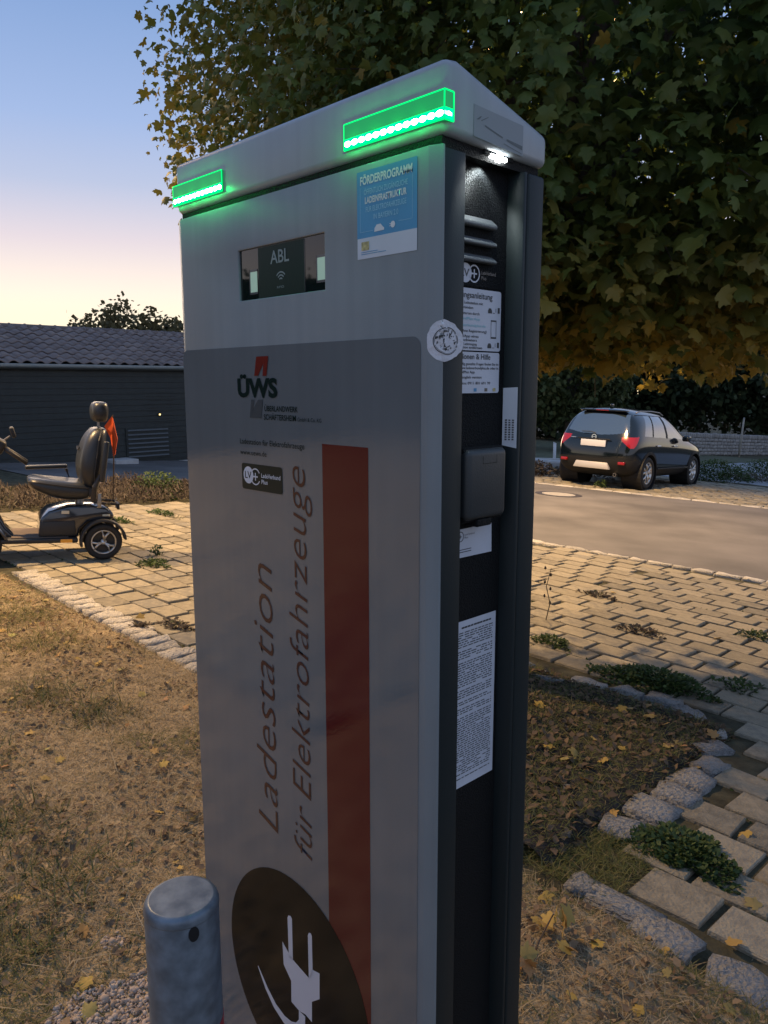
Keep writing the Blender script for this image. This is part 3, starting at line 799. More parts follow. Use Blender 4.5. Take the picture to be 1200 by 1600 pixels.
# --- narrow label on the recess wall (its code left blank)
wl = MB().add([(-.0192, .1388, 1.3735-ZB), (-.0022, .1459, 1.3700-ZB), (-.0022, .1459, 1.4455-ZB), (-.0192, .1388, 1.4445-ZB)], [(0,1,2,3)]).build('serial_label', M_paper, st)
dash = MB()
for k in range(3):
    for j in range(9):
        t0 = .25 + .24*k; zc = 1.3800 + .0030*j
        A_ = lambda t, z_: (-.0192 + .0170*t + .0003, .1388 + .0071*t - .0006, z_ - ZB)
        dash.add([A_(t0-.07, zc), A_(t0+.07, zc), A_(t0+.07, zc+random.uniform(.0014,.0022)), A_(t0-.07, zc+.0018)], [(0,1,2,3)])
dash.build('serial_print', M_greyprint, wl)

# --- socket flap
so_ = MB().prism([(.0470, 1.2890-ZB), (.1215, 1.2890-ZB), (.1215, 1.3735-ZB), (.0470, 1.3735-ZB)], 'x', SX - .0005, 0.0035)
sock = so_.build('socket_flap', mat('dark_plastic_flap', (0.026, 0.031, 0.034), 0.42, bump=.08, bscale=500), st, bevel=0.0075, seg=4)
MB().box(SX, -.0035, .0475, .1225, 1.2860-ZB, 1.3755-ZB).build('socket_frame', M_black, sock, bevel=0.003)
flat('latch_mark', [rect(.0730,.0995,1.3560,1.3566), rect(.0730,.0736,1.3560,1.3650), rect(.0989,.0995,1.3560,1.3650)], M_black, sock, 'S', side_x=0.0040)
MB().box(SX, .0015, .068, .095, 1.2800-ZB, 1.2895-ZB).build('flap_hinge', M_black, sock, bevel=0.002)

# --- small network sticker (code left blank) and the printed notice
q_ = flat('network_sticker', [[(.045,1.2405),(.1225,1.2395),(.1215,1.2765),(.045,1.2755)]], M_paper, st, 'S', side_x=SX+.0005)
flat('badge_mark', arcband(.0610, 1.2665, .0055, .0065, 0, 360, 24) + [rect(.0585,.0635,1.2660,1.2670), rect(.0605,.0615,1.2640,1.2690)], M_ink, q_, 'S', side_x=SX+.0008)
stx(q_, 'LadeVerbund', .0690, 1.2670, .0190, .0024); stx(q_, 'Plus', .0690, 1.2632, .0065, .0024)
flat('sticker_print', [rect(.0580,.0820,1.2465+.003*k,1.2475+.003*k) for k in range(2)], M_greyprint, q_, 'S', side_x=SX+.0008)
nt_ = flat('printed_notice', [rect(.0450, .1343, .9365, 1.1590)], M_paper, st, 'S', side_x=SX+.0005)
lines = [rect(.066+.006*k, .0705+.006*k+random.uniform(0,.0012), 1.1490, 1.1512) for k in range(10)]
z = 1.1430
while z > .9470:
    if random.random() < .11: z -= .0030; continue
    s = .047
    while s < .1270:
        w = random.uniform(.003, .0105)
        e1 = min(s + w, .1280)
        if random.random() < .92: lines.append([(s, z), (e1, z), (e1, z+.00135), (s, z+.00135)])
        s += w + random.uniform(.0012, .0024)
    z -= .00305
flat('notice_print', lines, M_ink, nt_, 'S', side_x=SX+.0008)

# --- torn round paper sticker folded round the front corner
def wrap(t, z, lift=0.0006):
    if t < -0.0155: return loc(-t, -0.004 - lift, z)
    if t < 0:
        k = (t + .0155)/.0155
        return loc(-t, -.004 + .006*k - lift, z)
    return (lift + .0002, t + .0015, z - ZB)
cx, cz, ra, rb = 0.0085, 1.4962, 0.0262, 0.0222
n_, vs, fs2 = 22, [], []
ring_r = [1 + random.uniform(-.03,.03) + .06*math.cos(3*k_) for k_ in np.linspace(0, 6.28, 37)[:-1]]
levels = [0, .3, .55, .8, 1.0]
for li in levels:
    for k in range(36):
        th = 2*math.pi*k/36; rr = li*ring_r[k]
        vs.append(wrap(cx + ra*rr*math.cos(th), cz + rb*rr*math.sin(th)))
for l in range(4):
    for k in range(36): fs2.append((l*36+k, l*36+(k+1) % 36, (l+1)*36+(k+1) % 36, (l+1)*36+k))
me = bpy.data.meshes.new('round_sticker'); me.from_pydata(vs, [], fs2); me.update(); rs_ = put('round_sticker', me, st, M_paperold)
vs, fs2 = [], []
for r0, r1, n in ((.64, .68, 40), (.60, .615, 40)):
    for k in range(n):
        if random.random() < .12: continue
        b_ = len(vs)
        for rr, kk in ((r0,k),(r1,k),(r1,k+1),(r0,k+1)):
            th = 2*math.pi*kk/n; vs.append(wrap(cx + ra*rr*math.cos(th), cz + rb*rr*math.sin(th), .0009))
        fs2.append((b_, b_+1, b_+2, b_+3))
for k in range(46):
    th, rr = random.uniform(0, 6.28), random.uniform(.22, .55); b_ = len(vs); w = random.uniform(.02,.07); h = random.uniform(.02,.10)
    for dx, dz in ((-w,-h),(w,-h*.3),(w*.6,h),(-w*.8,h*.5)):
        vs.append(wrap(cx + ra*(rr*math.cos(th)+dx), cz + rb*(rr*math.sin(th)+dz), .0009))
    fs2.append((b_, b_+1, b_+2, b_+3))
me = bpy.data.meshes.new('sticker_emblem'); me.from_pydata(vs, [], fs2); me.update(); put('sticker_emblem', me, rs_, M_ink)

# ================================================================== bollard
bx, by = -0.2400, 0.822
M_galv = mat('galvanised_steel', (0.135, 0.165, 0.20), 0.45, metal=0.4, var=.30, vscale=48, bump=.04, bscale=90, rvar=.08)
M_redtape = mat('red_reflective_tape', (0.30, 0.03, 0.035), 0.4)
bl = thing('bollard', (bx, by, gzf(bx, by)), 0, 'round galvanised steel bollard with red band in front of the charging column', 'bollard')
zt = 0.855 - gzf(bx, by)
MB().lathe([(.0430,-.02),(.0430,zt-.012),(.0412,zt-.0075)], 40).build('post', M_galv, bl, True)
MB().lathe([(.0436,zt-.0125),(.0436,zt-.0118),(.0434,zt-.0075),(.0424,zt-.0040),(.0405,zt-.0015),(.0380,zt-.0003),(.0372,zt),(.0365,zt),(.02,zt),(0,zt)], 40).build('cap', M_galv, bl, True)
for k in range(3):
    z1 = zt - .162 - .20*k
    MB().lathe([(.0433,z1-.10),(.0436,z1-.099),(.0436,z1-.001),(.0433,z1)], 40).build('red_band', M_redtape, bl, True)
MB().lathe([(.0,.0),(.0062,.0),(.0062,.0008),(.0,.0008)], 16, Matrix.Rotation(R(-58), 4, 'Z') @ Matrix.Translation((.0431, 0, zt-.0215)) @ Matrix.Rotation(R(90), 4, 'Y') @ Matrix.Diagonal((1.5, 1, 1, 1))).build('hole', mat('dark_hole', (.004,.004,.005), .9), bl)

# ================================================================== mobility scooter
M_vinyl = mat('black_vinyl', (0.020, 0.023, 0.027), 0.36, spec=0.5, bump=0.12, bscale=300)
M_shell = mat('dark_lacquered_shell', (0.022, 0.026, 0.034), 0.12, coat=0.8, spec=0.5)
M_plast = mat('black_plastic', (0.025, 0.025, 0.026), 0.5, spec=0.4)
M_rubber = mat('tyre_rubber', (0.03, 0.028, 0.027), 0.8, spec=0.25, bump=.2, bscale=150)
M_alloy = mat('silver_alloy', (0.55, 0.53, 0.50), 0.32, metal=0.85)
M_steel = mat('dull_steel', (0.30, 0.29, 0.28), 0.4, metal=0.8)
M_mat = mat('brown_foot_mat', (0.10, 0.075, 0.06), 0.85, bump=.4, bscale=200)
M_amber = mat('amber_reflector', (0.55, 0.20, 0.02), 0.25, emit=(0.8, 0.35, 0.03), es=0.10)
M_orange = mat('orange_cloth', (0.75, 0.10, 0.02), 0.7)
M_clear = mat('pale_reflector', (0.6, 0.55, 0.42), 0.25)

SH = R(206)
sx_, sy_ = -2.49, 6.60
scoot = thing('mobility_scooter', (0, 0, 0), 0, 'black mobility scooter with padded seat, headrest and orange flag parked on the paving', 'mobility scooter')
scoot.matrix_world = Matrix.Translation((sx_, sy_, gzf(sx_, sy_) + 0.006)) @ slope_frame(SH).to_4x4()
scoot.rotation_mode = 'XYZ'

def rbox(name, x0, x1, y0, y1, z0, z1, m_, parent, bev, seg=3, rot=None, taper=None):
    cxx, cyy, czz = (x0+x1)/2, (y0+y1)/2, (z0+z1)/2
    mb = MB().box(x0-cxx, x1-cxx, y0-cyy, y1-cyy, z0-czz, z1-czz)
    if taper: mb.v = [(x*(taper if z < 0 else 1), y*(taper if z < 0 else 1), z) for x, y, z in mb.v]
    T = Matrix.Translation((cxx, cyy, czz))
    if rot: T = T @ Matrix.Rotation(rot[1], 4, rot[0])
    me = mb.mesh(name); bevel_mesh(me, bev, seg); me.transform(T)
    return put(name, me, parent, m_)

def wheel(name, x, y, rad, wd, parent, spokes=3, side=1):
    T = Matrix.Translation((x, y, rad)) @ Matrix.Rotation(R(-90*side), 4, 'X')
    e_ = bpy.data.objects.new(name, None); COL.objects.link(e_); e_.parent = parent; e_.empty_display_size = .05
    h = wd/2
    MB().lathe([(rad*.68,-h),(rad*.90,-h),(rad*.985,-h*.7),(rad,-h*.3),(rad,h*.3),(rad*.985,h*.7),(rad*.90,h),(rad*.68,h)], 32, T, closed=True).build('tyre', M_rubber, e_, True)
    r_ = MB().lathe([(rad*.60,-h*.85),(rad*.69,-h*.9),(rad*.69,h*.92),(rad*.60,h*.86)], 32, T, closed=True)
    r_.lathe([(0,h*.2),(rad*.16,h*.2),(rad*.16,h*.75),(0,h*.8)], 16, T)
    for k in range(spokes):
        ang = 2*math.pi*k/spokes + .35
        for da in (-.16, .16):
            c0, s0 = math.cos(ang), math.sin(ang); c1, s1 = math.cos(ang+da*2.1), math.sin(ang+da*2.1)
            r_.tube([T @ Vector((c0*rad*.1, s0*rad*.1, h*.62)), T @ Vector(((c0+c1)/2*rad*.38, (s0+s1)/2*rad*.38, h*.75)), T @ Vector((c1*rad*.64, s1*rad*.64, h*.72))], rad*.065, 6)
    r_.build('rim', M_alloy, e_, True)
    MB().lathe([(0,-h*.3),(rad*.6,-h*.3),(rad*.6,-h*.1),(0,-h*.1)], 20, T).build('hub_back', M_plast, e_)
    return e_
for s in (1, -1):
    wheel('wheel', 0.0, s*0.245, 0.152, 0.085, scoot, side=s)
    wheel('wheel', 0.905, s*0.235, 0.14, 0.08, scoot, side=s)
# floor and front
rbox('floor_board', .20, .78, -.27, .27, .150, .188, M_plast, scoot, .012)
rbox('foot_mat', .27, .70, -.235, .235, .186, .196, M_mat, scoot, .004)
MB().prism([(.66,.17),(.80,.17),(.98,.36),(.96,.46),(.90,.50),(.84,.44),(.74,.26)], 'y', -.15, .15).build('front_shroud', M_shell, scoot, bevel=.02, seg=3)
for s in (1, -1):
    f_ = MB()
    prof = [(.905 + .185*math.cos(R(t)), .14 + .185*math.sin(R(t))) for t in range(20, 166, 12)]
    prof2 = [(.905 + .165*math.cos(R(t)), .14 + .165*math.sin(R(t))) for t in range(20, 166, 12)][::-1]
    f_.prism(prof + prof2, 'y', min(s*.15, s*.30), max(s*.15, s*.30)); f_.build('front_fender', M_shell, scoot, bevel=.006)
# tiller
MB().tube([(.93,0,.40),(.88,0,.62),(.80,0,.88)], [.035,.03,.028], 10).build('tiller', M_plast, scoot, True)
rbox('console', .735, .865, -.10, .10, .865, .985, M_plast, scoot, .03, 4, ('Y', R(-28)))
for s in (-1, 1):
    MB().tube([(.77,s*.05,.92),(.71,s*.09,.880),(.575,s*.105,.785)], [.014,.017,.016], 8).build('hand_grip', M_plast, scoot, True)
MB().tube([(.77,-.10,.94),(.70,-.22,.985)], .006, 6).build('mirror_stalk', M_steel, scoot)
rbox('mirror', .660, .695, -.31, -.15, .975, 1.065, M_plast, scoot, .014, 4, ('Y', R(18)))
rbox('headlight', .865, .89, -.05, .05, .89, .95, M_clear, scoot, .01)
# rear body
MB().prism([(.50,.185),(.485,.345),(.42,.405),(.27,.445),(.08,.455),(-.03,.435),(-.085,.385),(-.09,.335),(-.01,.33),(.12,.315),(.18,.25),(.195,.185)], 'y', -.215, .215).build('rear_shell', M_shell, scoot, bevel=.022, seg=4)
MB().prism([(.495,.20),(.485,.32),(.22,.33),(.21,.20)], 'y', -.225, .225).build('battery_cover', M_plast, scoot, bevel=.012)
for s in (1, -1):
    A_ = [R(t) for t in range(-12, 176, 11)]
    prof = [(.188*math.cos(t), .152 + .192*math.sin(t)) for t in A_] + [(.166*math.cos(t), .152 + .170*math.sin(t)) for t in A_][::-1]
    MB().prism(prof, 'y', min(s*.19, s*.298), max(s*.19, s*.298)).build('rear_fender', M_plast, scoot, bevel=.008)
    rbox('running_light', -.055, .005, min(s*.215, s*.224), max(s*.215, s*.224), .362, .378, M_clear, scoot, .003)
    rbox('side_reflector', .245, .335, min(s*.268, s*.277), max(s*.268, s*.277), .153, .182, M_amber, scoot, .003)
    rbox('shell_decal', .265, .325, min(s*.213, s*.2185), max(s*.213, s*.2185), .385, .412, M_clear, scoot, .002)
# seat
MB().tube([(.17,0,.42),(.17,0,.52)], .035, 12).build('seat_post', M_steel, scoot)
def pad(name, secs, m_, parent, lv=2):
    """secs: rings of points from one end to the other, smoothed"""
    n = len(secs[0]); vs = [p for s in secs for p in s]; fs = []
    for i in range(len(secs)-1):
        for k in range(n): fs.append((i*n+k, i*n+(k+1) % n, (i+1)*n+(k+1) % n, (i+1)*n+k))
    fs.append(tuple(range(n))[::-1]); fs.append(tuple((len(secs)-1)*n + k for k in range(n)))
    me = bpy.data.meshes.new(name); me.from_pydata(vs, [], fs); me.update(); fix(me)
    me2 = subsurf(me, lv); me2.name = name
    return put(name, me2, parent, m_)
def ringx(x, hw, z0, z1, dip=0.0): return [(x,-hw,z0+.03),(x,-hw*.7,z0),(x,hw*.7,z0),(x,hw,z0+.03),(x,hw,z1-.02),(x,hw*.72,z1),(x,0,z1-dip),(x,-hw*.72,z1),(x,-hw,z1-.02)]
pad('seat', [ringx(.06,.20,.545,.60), ringx(.09,.24,.50,.640,.01), ringx(.23,.25,.480,.650,.028), ringx(.40,.25,.505,.665,.022), ringx(.52,.24,.56,.680,.012), ringx(.58,.21,.61,.668,.0)], M_vinyl, scoot)
def ringz(z, hw, x0, x1): return [(x0+.015,-hw,z),(x0,-hw*.6,z),(x0,hw*.6,z),(x0+.015,hw,z),(x1-.03,hw,z),(x1,hw*.72,z),(x1-.012,0,z),(x1,-hw*.72,z),(x1-.03,-hw,z)]
back = pad('backrest', [ringz(.555,.16,.03,.10), ringz(.60,.23,.02,.165), ringz(.72,.275,.008,.20), ringz(.86,.275,-.010,.19), ringz(1.00,.248,-.030,.150), ringz(1.078,.20,-.040,.095), ringz(1.100,.14,-.030,.06)], M_vinyl, scoot)
pad('headrest', [ringz(1.145,.12,-.025,.055), ringz(1.160,.158,-.048,.082), ringz(1.235,.172,-.056,.092), ringz(1.298,.158,-.050,.082), ringz(1.318,.12,-.03,.05)], M_vinyl, scoot)
for s in (-.05, .05): MB().tube([(.022,s,1.05),(.02,s,1.18)], .006, 6).build('headrest_rod', M_steel, scoot)
q_ = MB().tube([(.180,-.10,.925),(.184,-.03,.905),(.184,.03,.905),(.180,.10,.925)], .006, 6); q_.build('seam', M_plast, back)
# arms: far one down, near one folded up against the back
rbox('armrest', .245, .585, -.325, -.262, .708, .742, M_vinyl, scoot, .014, 3, ('Y', R(3)))
MB().tube([(.06,-.285,.58),(.22,-.29,.60),(.255,-.292,.71)], .014, 8).build('armrest_bracket', M_plast, scoot)
rbox('armrest', -.020, .025, .258, .318, .66, 1.00, M_vinyl, scoot, .016, 3, ('Y', R(-6)))
MB().tube([(.08,.25,.50),(.075,.285,.62),(.03,.288,.72)], [.022,.022,.014], 8).build('armrest_bracket', M_plast, scoot)
rbox('seat_hinge', .05, .115, -.24, .24, .53, .60, M_plast, scoot, .012)
MB().tube([(.06,-.1,.46),(-.06,-.12,.455),(-.135,-.12,.445),(-.135,.12,.445),(-.06,.12,.455),(.06,.1,.46)], .009, 6).build('rear_rack', M_plast, scoot)
rbox('rear_bracket', -.148, -.128, -.03, .10, .40, .455, M_plast, scoot, .005)
# cables and seat piping
MB().tube([(.80,.03,.86),(.86,.05,.60),(.90,.06,.42)], .005, 5).build('cable', M_plast, scoot)
MB().tube([(.10,.16,.50),(.05,.20,.47),(-.02,.20,.47),(-.10,.16,.47),(-.12,.10,.50)], .005, 5).build('cable', M_plast, scoot)
MB().tube([(.07,-.24,.60),(.075,-.275,.72),(.06,-.276,.86),(.04,-.249,1.0),(.015,-.19,1.085),(.01,0,1.102),(.015,.19,1.085),(.04,.249,1.0),(.06,.276,.86),(.075,.275,.72),(.07,.24,.60)], .0055, 6).build('piping', M_plast, back)
MB().tube([(.575,-.19,.645),(.50,-.243,.645),(.25,-.252,.612),(.10,-.238,.60)], .0055, 6).build('piping', M_plast, scoot)
MB().tube([(.575,.19,.645),(.50,.243,.645),(.25,.252,.612),(.10,.238,.60)], .0055, 6).build('piping', M_plast, scoot)
rbox('lever', .02, .05, .255, .275, .44, .56, M_steel, scoot, .006)
# flag
MB().tube([(-.125,-.14,.42),(-.125,-.14,.80),(-.112,-.14,1.20)], .006, 6).build('flag_pole', mat('brown_pole', (.13,.085,.05), .7), scoot)
fv = [(-.112,-.142,1.195),(-.150,-.09,1.00),(-.130,-.07,.86),(-.120,-.12,.845),(-.100,-.135,1.00),(-.05,-.16,1.10)]
fl = MB().add(fv + [(x+.004, y+.004, z) for x, y, z in fv], [(0,1,2,3,4,5),(11,10,9,8,7,6)] + [(i,(i+1)%6,6+(i+1)%6,6+i) for i in range(6)]).build('flag', M_orange, scoot)

# ================================================================== parked car
M_paint = mat('black_car_paint', (0.003, 0.006, 0.010), 0.12, coat=0.6, spec=0.5)
M_carglass = mat('tinted_window', (0.02, 0.03, 0.036), 0.03, spec=1.0, coat=1.0)
M_carglass.node_tree.nodes['Principled BSDF'].inputs['IOR'].default_value = 2.0
M_clad = mat('black_cladding', (0.012, 0.0125, 0.014), 0.6, spec=.3)
M_tail = mat('red_tail_lens', (0.22, 0.006, 0.010), 0.15, coat=0.5, emit=(0.5, 0.01, 0.02), es=0.03)
M_silver = mat('silver_skid_plate', (0.52, 0.50, 0.49), 0.45, metal=0.35)
M_chrome = mat('chrome', (0.75, 0.75, 0.76), 0.12, metal=1.0)
M_plate = mat('pale_number_plate', (0.50, 0.52, 0.60), 0.5)
M_lampw = mat('clear_lamp', (0.55, 0.55, 0.53), 0.1, coat=0.8)

car_h = R(48.5)
cxw, cyw = 4.72, 16.30                                    # middle of the rear axle
car = thing('parked_car', (0, 0, 0), 0, 'black compact SUV parked on the paved bay, seen from its rear', 'car')
CARF = Matrix.Translation((cxw, cyw, gzf(cxw, cyw) + .004)) @ slope_frame(car_h).to_4x4()
car.matrix_world = CARF
RA, FA, WR = 0.0, 2.56, 0.338
# half cage: rows from bottom centre to roof centre, (x, y, z), x = 0 at the rear axle
def row(*p): return list(p)
cage = [
 row((-.62,0,.30),(-.62,.50,.30),(-.70,.72,.40),(-.765,.77,.60),(-.73,.785,.90),(-.665,.745,1.06),(-.43,.61,1.52),(-.40,0,1.60)),
 row((-.45,0,.22),(-.45,.60,.22),(-.50,.86,.36),(-.52,.895,.62),(-.50,.89,.93),(-.46,.84,1.08),(-.30,.68,1.575),(-.28,0,1.645)),
 row((-.05,0,.20),(-.05,.62,.20),(-.05,.885,.33),(-.05,.905,.62),(-.05,.90,.93),(-.05,.85,1.07),(.02,.70,1.595),(.05,0,1.672)),
 row((.55,0,.20),(.55,.62,.20),(.55,.88,.31),(.55,.90,.62),(.55,.895,.91),(.55,.855,1.04),(.55,.705,1.60),(.55,0,1.680)),
 row((1.15,0,.20),(1.15,.62,.20),(1.15,.88,.30),(1.15,.90,.62),(1.15,.895,.89),(1.15,.855,1.01),(1.05,.70,1.585),(1.05,0,1.665)),
 row((1.75,0,.20),(1.75,.62,.20),(1.75,.88,.30),(1.75,.90,.62),(1.75,.895,.88),(1.72,.85,.99),(1.50,.675,1.545),(1.48,0,1.625)),
 row((2.20,0,.20),(2.20,.62,.20),(2.20,.885,.32),(2.20,.905,.62),(2.20,.895,.87),(2.15,.84,.985),(1.98,.68,1.22),(1.92,0,1.32)),
 row((2.56,0,.20),(2.56,.62,.20),(2.56,.89,.34),(2.56,.905,.62),(2.56,.89,.86),(2.55,.82,.965),(2.40,.66,1.01),(2.36,0,1.06)),
 row((3.05,0,.22),(3.05,.60,.22),(3.05,.86,.36),(3.06,.87,.60),(3.05,.84,.80),(3.03,.76,.90),(2.95,.60,.95),(2.92,0,.985)),
 row((3.30,0,.26),(3.30,.50,.26),(3.36,.72,.38),(3.40,.74,.55),(3.36,.70,.72),(3.30,.62,.81),(3.22,.50,.86),(3.24,0,.89)),
]
NR = 8
vs, fs = [], []
idx = {}
for i, rw in enumerate(cage):
    for j, (x, y, z) in enumerate(rw):
        idx[i, j, 1] = len(vs); vs.append((x, y, z))
        if y: idx[i, j, -1] = len(vs); vs.append((x, -y, z))
        else: idx[i, j, -1] = idx[i, j, 1]
for i in range(len(cage)-1):
    for j in range(NR-1):
        for s in (1, -1):
            q = [idx[i,j,s], idx[i+1,j,s], idx[i+1,j+1,s], idx[i,j+1,s]]
            q = list(dict.fromkeys(q)); fs.append(tuple(q if s > 0 else q[::-1]))
for i, bulge in ((0, -.035), (len(cage)-1, .05)):
    mid = {}
    for j in range(1, NR-1):
        x, y, z = cage[i][j]; mid[j] = len(vs); vs.append((x + bulge, 0, z + (.02 if j == NR-2 else 0)))
    for s in (1, -1):
        for j in range(1, NR-2): fs.append((idx[i,j,s], idx[i,j+1,s], mid[j+1], mid[j]))
        fs.append((idx[i,0,1], idx[i,1,s], mid[1])); fs.append((idx[i,NR-1,1], idx[i,NR-2,s], mid[NR-2]))
me = bpy.data.meshes.new('cage'); me.from_pydata(vs, [], fs); me.update(); fix(me)
hull = subsurf(me, 5)
co = np.array([v.co[:] for v in hull.vertices]); 
cen = np.array([p.center[:] for p in hull.polygons]); nor = np.array([p.normal[:] for p in hull.polygons])
X, Y, Z = cen.T; AY = np.abs(Y); NX_ = nor[:,0]; NY_ = np.abs(nor[:,1])
d_r = np.hypot(X-RA, Z-WR); d_f = np.hypot(X-FA, Z-WR)
part = np.full(len(cen), 'body', dtype=object)
side = NY_ > .45
arch = ((d_r < .385) | (d_f < .385)) & (AY > .5) & (Z < .80)
part[((d_r < .445) | (d_f < .445)) & (AY > .80) & (Z < .85)] = 'cladding'
part[(Z < .43) & (AY > .6) & (X > -.55) & (X < 3.1)] = 'cladding'
part[(Z < .60) & (X < -.44)] = 'cladding'
rear = (NX_ < -.35) & (X < -.2)
part[rear & (Z > 1.075) & (Z < 1.50) & (AY < .70 - .16*np.clip((Z-1.07)/.5, 0, 1)) & (Z > 1.075 + .06*(AY/.6)**2)] = 'rear_window'
# side windows: quarter light, rear door, front door
belt = 1.085 - .045*(X - (-.2))/2.0
roofl = 1.50 - .11*np.clip((X - .9)/.75, 0, 2)**1.6 - .06*np.clip((-.0 - X)/.3, 0, 2)
g_ = side & (Z > belt) & (Z < roofl) & (X > -.10 + .30*np.clip((Z - 1.05)/.45, 0, 1) - .15) & (X < 1.98 - 1.05*np.clip((Z - .98)/.55, 0, 1)**1.0)
pill = (np.abs(X - .93) < .045) | (np.abs(X - (.17 + .18*np.clip((Z-1.05)/.45,0,1))) < .022)
part[g_ & ~pill] = 'side_window'
part[g_ & pill] = 'cladding'
ws = (nor[:,2] > .3) & (NX_ > .35) & (X > 1.45) & (X < 2.30) & (AY < .66) & (Z > 1.06)
part[ws] = 'windscreen'
tl = (X < -.36) & (AY > .55) & (Z > .84 + .16*np.clip((.74-AY)/.20, 0, 1) + .34*np.clip((X+.62)/.26, 0, 1)) & (Z < 1.055 + .03*np.clip((X+.62)/.26, 0, 1))
part[tl] = 'tail_light'
part[(X > 2.98) & (AY > .45) & (Z > .66) & (Z < .80)] = 'headlight'
keep = ~arch
pm = {'body': M_paint, 'cladding': M_clad, 'rear_window': M_carglass, 'side_window': M_carglass, 'windscreen': M_carglass, 'tail_light': M_tail, 'headlight': M_lampw}
polyv = [tuple(p.vertices) for p in hull.polygons]
def extract(name, sel, m_, push=0.0):
    used = {}; V, F = [], []
    for k in np.nonzero(sel)[0]:
        q = []
        for vi in polyv[k]:
            if vi not in used: used[vi] = len(V); V.append(tuple(co[vi] + push*np.array(hull.vertices[vi].normal)))
            q.append(used[vi])
        F.append(q)
    me = bpy.data.meshes.new(name); me.from_pydata(V, [], F); me.update(); me.shade_smooth()
    return put(name, me, car, m_)
for k, m_ in pm.items():
    s_ = (part == k) & keep
    if k in ('side_window', 'tail_light', 'headlight'):
        if k == 'side_window':
            x1 = .17 + .18*np.clip((Z-1.05)/.45,0,1)
            grp = [s_ & (X < x1), s_ & (X >= x1) & (X < .93), s_ & (X >= .93)]
        else: grp = [s_]
        for gsel in grp:
            for sg in (1, -1):
                q = gsel & (np.sign(Y) == sg)
                if q.sum(): extract(k, q, m_)
    else: extract(k, s_, m_, 0.004 if k == 'cladding' else 0)
bpy.data.meshes.remove(hull)
# wheels in dark wells
for ax in (RA, FA):
    for s in (1, -1):
        T = Matrix.Translation((ax, s*.70, WR)) @ Matrix.Rotation(R(90), 4, 'X')
        MB().lathe([(.385,-.21),(.40,-.21),(.40,.21),(.385,.21)], 28, T, closed=True).build('wheel_well', M_clad, car)
        MB().lathe([(0,s*.12+.0),(.39,s*.12),(.39,s*.12+.01),(0,s*.12+.01)], 24, T).build('wheel_well', M_clad, car)
        w = wheel('wheel', ax, s*.785, WR, .215, car, spokes=5, side=s)
# rear details (x, y, z in car frame)
rbox('rear_spoiler', -.50, -.30, -.50, .50, 1.555, 1.588, M_paint, car, .015)
rbox('high_brake_light', -.505, -.495, -.14, .14, 1.565, 1.578, M_tail, car, .003)
rbox('number_plate', -.785, -.755, -.27, .27, .835, .965, M_plate, car, .003)
rbox('handle_strip', -.765, -.745, -.36, .36, .975, .995, M_clad, car, .004)
MB().lathe([(.040,-.006),(.052,-.006),(.052,.006),(.040,.006)], 20, Matrix.Translation((-.752, 0, 1.025)) @ Matrix.Rotation(R(90), 4, 'Y'), closed=True).box(-.757,-.747,-.045,.045,1.021,1.029).build('emblem', M_chrome, car)
rbox('model_lettering', -.748, -.742, .40, .52, .985, .998, M_chrome, car, .002)
MB().prism([(-.40,.385),(.40,.385),(.34,.52),(-.34,.52)], 'x', -.795, -.70).build('skid_plate', M_silver, car, bevel=.015)
for s in (1, -1):
    rbox('rear_reflector', -.775, -.70, min(s*.56, s*.70), max(s*.56, s*.70), .50, .56, M_tail, car, .012)
    MB().tube([(-.22,s*.60,1.545),(-.05,s*.61,1.585),(.5,s*.615,1.600),(1.0,s*.595,1.585),(1.22,s*.58,1.53)], .013, 8).build('roof_rail', M_steel, car, True)
    rbox('door_mirror', 1.62, 1.78, min(s*.90, s*1.06), max(s*.90, s*1.06), 1.00, 1.13, M_paint, car, .04, 4)
    for xx in (.30, 1.20): rbox('door_handle', xx, xx+.19, min(s*.893, s*.925), max(s*.893, s*.925), .88, .91, M_chrome, car, .01)
    rbox('sill_strip', .42, 2.14, min(s*.89, s*.915), max(s*.89, s*.915), .40, .44, M_clad, car, .008)
MB().tube([(-.70,.0,1.10),(-.705,.10,1.125),(-.70,.30,1.12)], .009, 6).build('rear_wiper', M_clad, car)
MB().lathe([(.028,-.06),(.036,-.06),(.036,.06),(.028,.06)], 14, Matrix.Translation((-.66, -.50, .29)) @ Matrix.Rotation(R(90), 4, 'Y'), closed=True).build('exhaust', M_chrome, car)
rbox('roof_fin', -.12, .0, -.02, .02, 1.66, 1.71, M_paint, car, .012)

# ================================================================== tiled outbuilding
BP = (-8.96, 18.0)
ob_z = -0.36
ob = thing('outbuilding', (BP[0], BP[1], ob_z), R(45.97), 'long dark boarded outbuilding with a grey tiled roof behind the scooter', 'building')
M_board = mat('dark_stained_board', (0.013, 0.019, 0.019), 0.6, var=.25, vscale=5, bump=.2, bscale=40)
M_tile = ramp_mat('grey_roof_tile', [(0.15, 0.125, 0.12), (0.20, 0.165, 0.155), (0.17, 0.145, 0.145), (0.23, 0.19, 0.175)], 0.75, source='both', bump=.4, bscale=50, noise=.4, nscale=12)
M_gutter = mat('zinc_gutter', (0.24, 0.28, 0.29), 0.45, metal=.3)
M_slat = mat('grey_slat', (0.07, 0.076, 0.08), 0.5)
M_conc = mat('pale_concrete', (0.38, 0.37, 0.36), 0.85, var=.15, vscale=6, bump=.3, bscale=40)
T0, T1 = -5.5, 9.2
zw = lambda z: z - ob_z
MB().box(T0, T1, .02, 3.4, zw(-1.1), zw(1.86)).build('wall_core', M_board, ob)
z = -1.02
while z < 1.80:
    MB().prism([(-.012, zw(z)), (-.002, zw(min(z+.142, 1.86))), (.02, zw(min(z+.142, 1.86))), (.02, zw(z))], 'x', T0, T1).build('plank', M_board, ob)
    z += .148
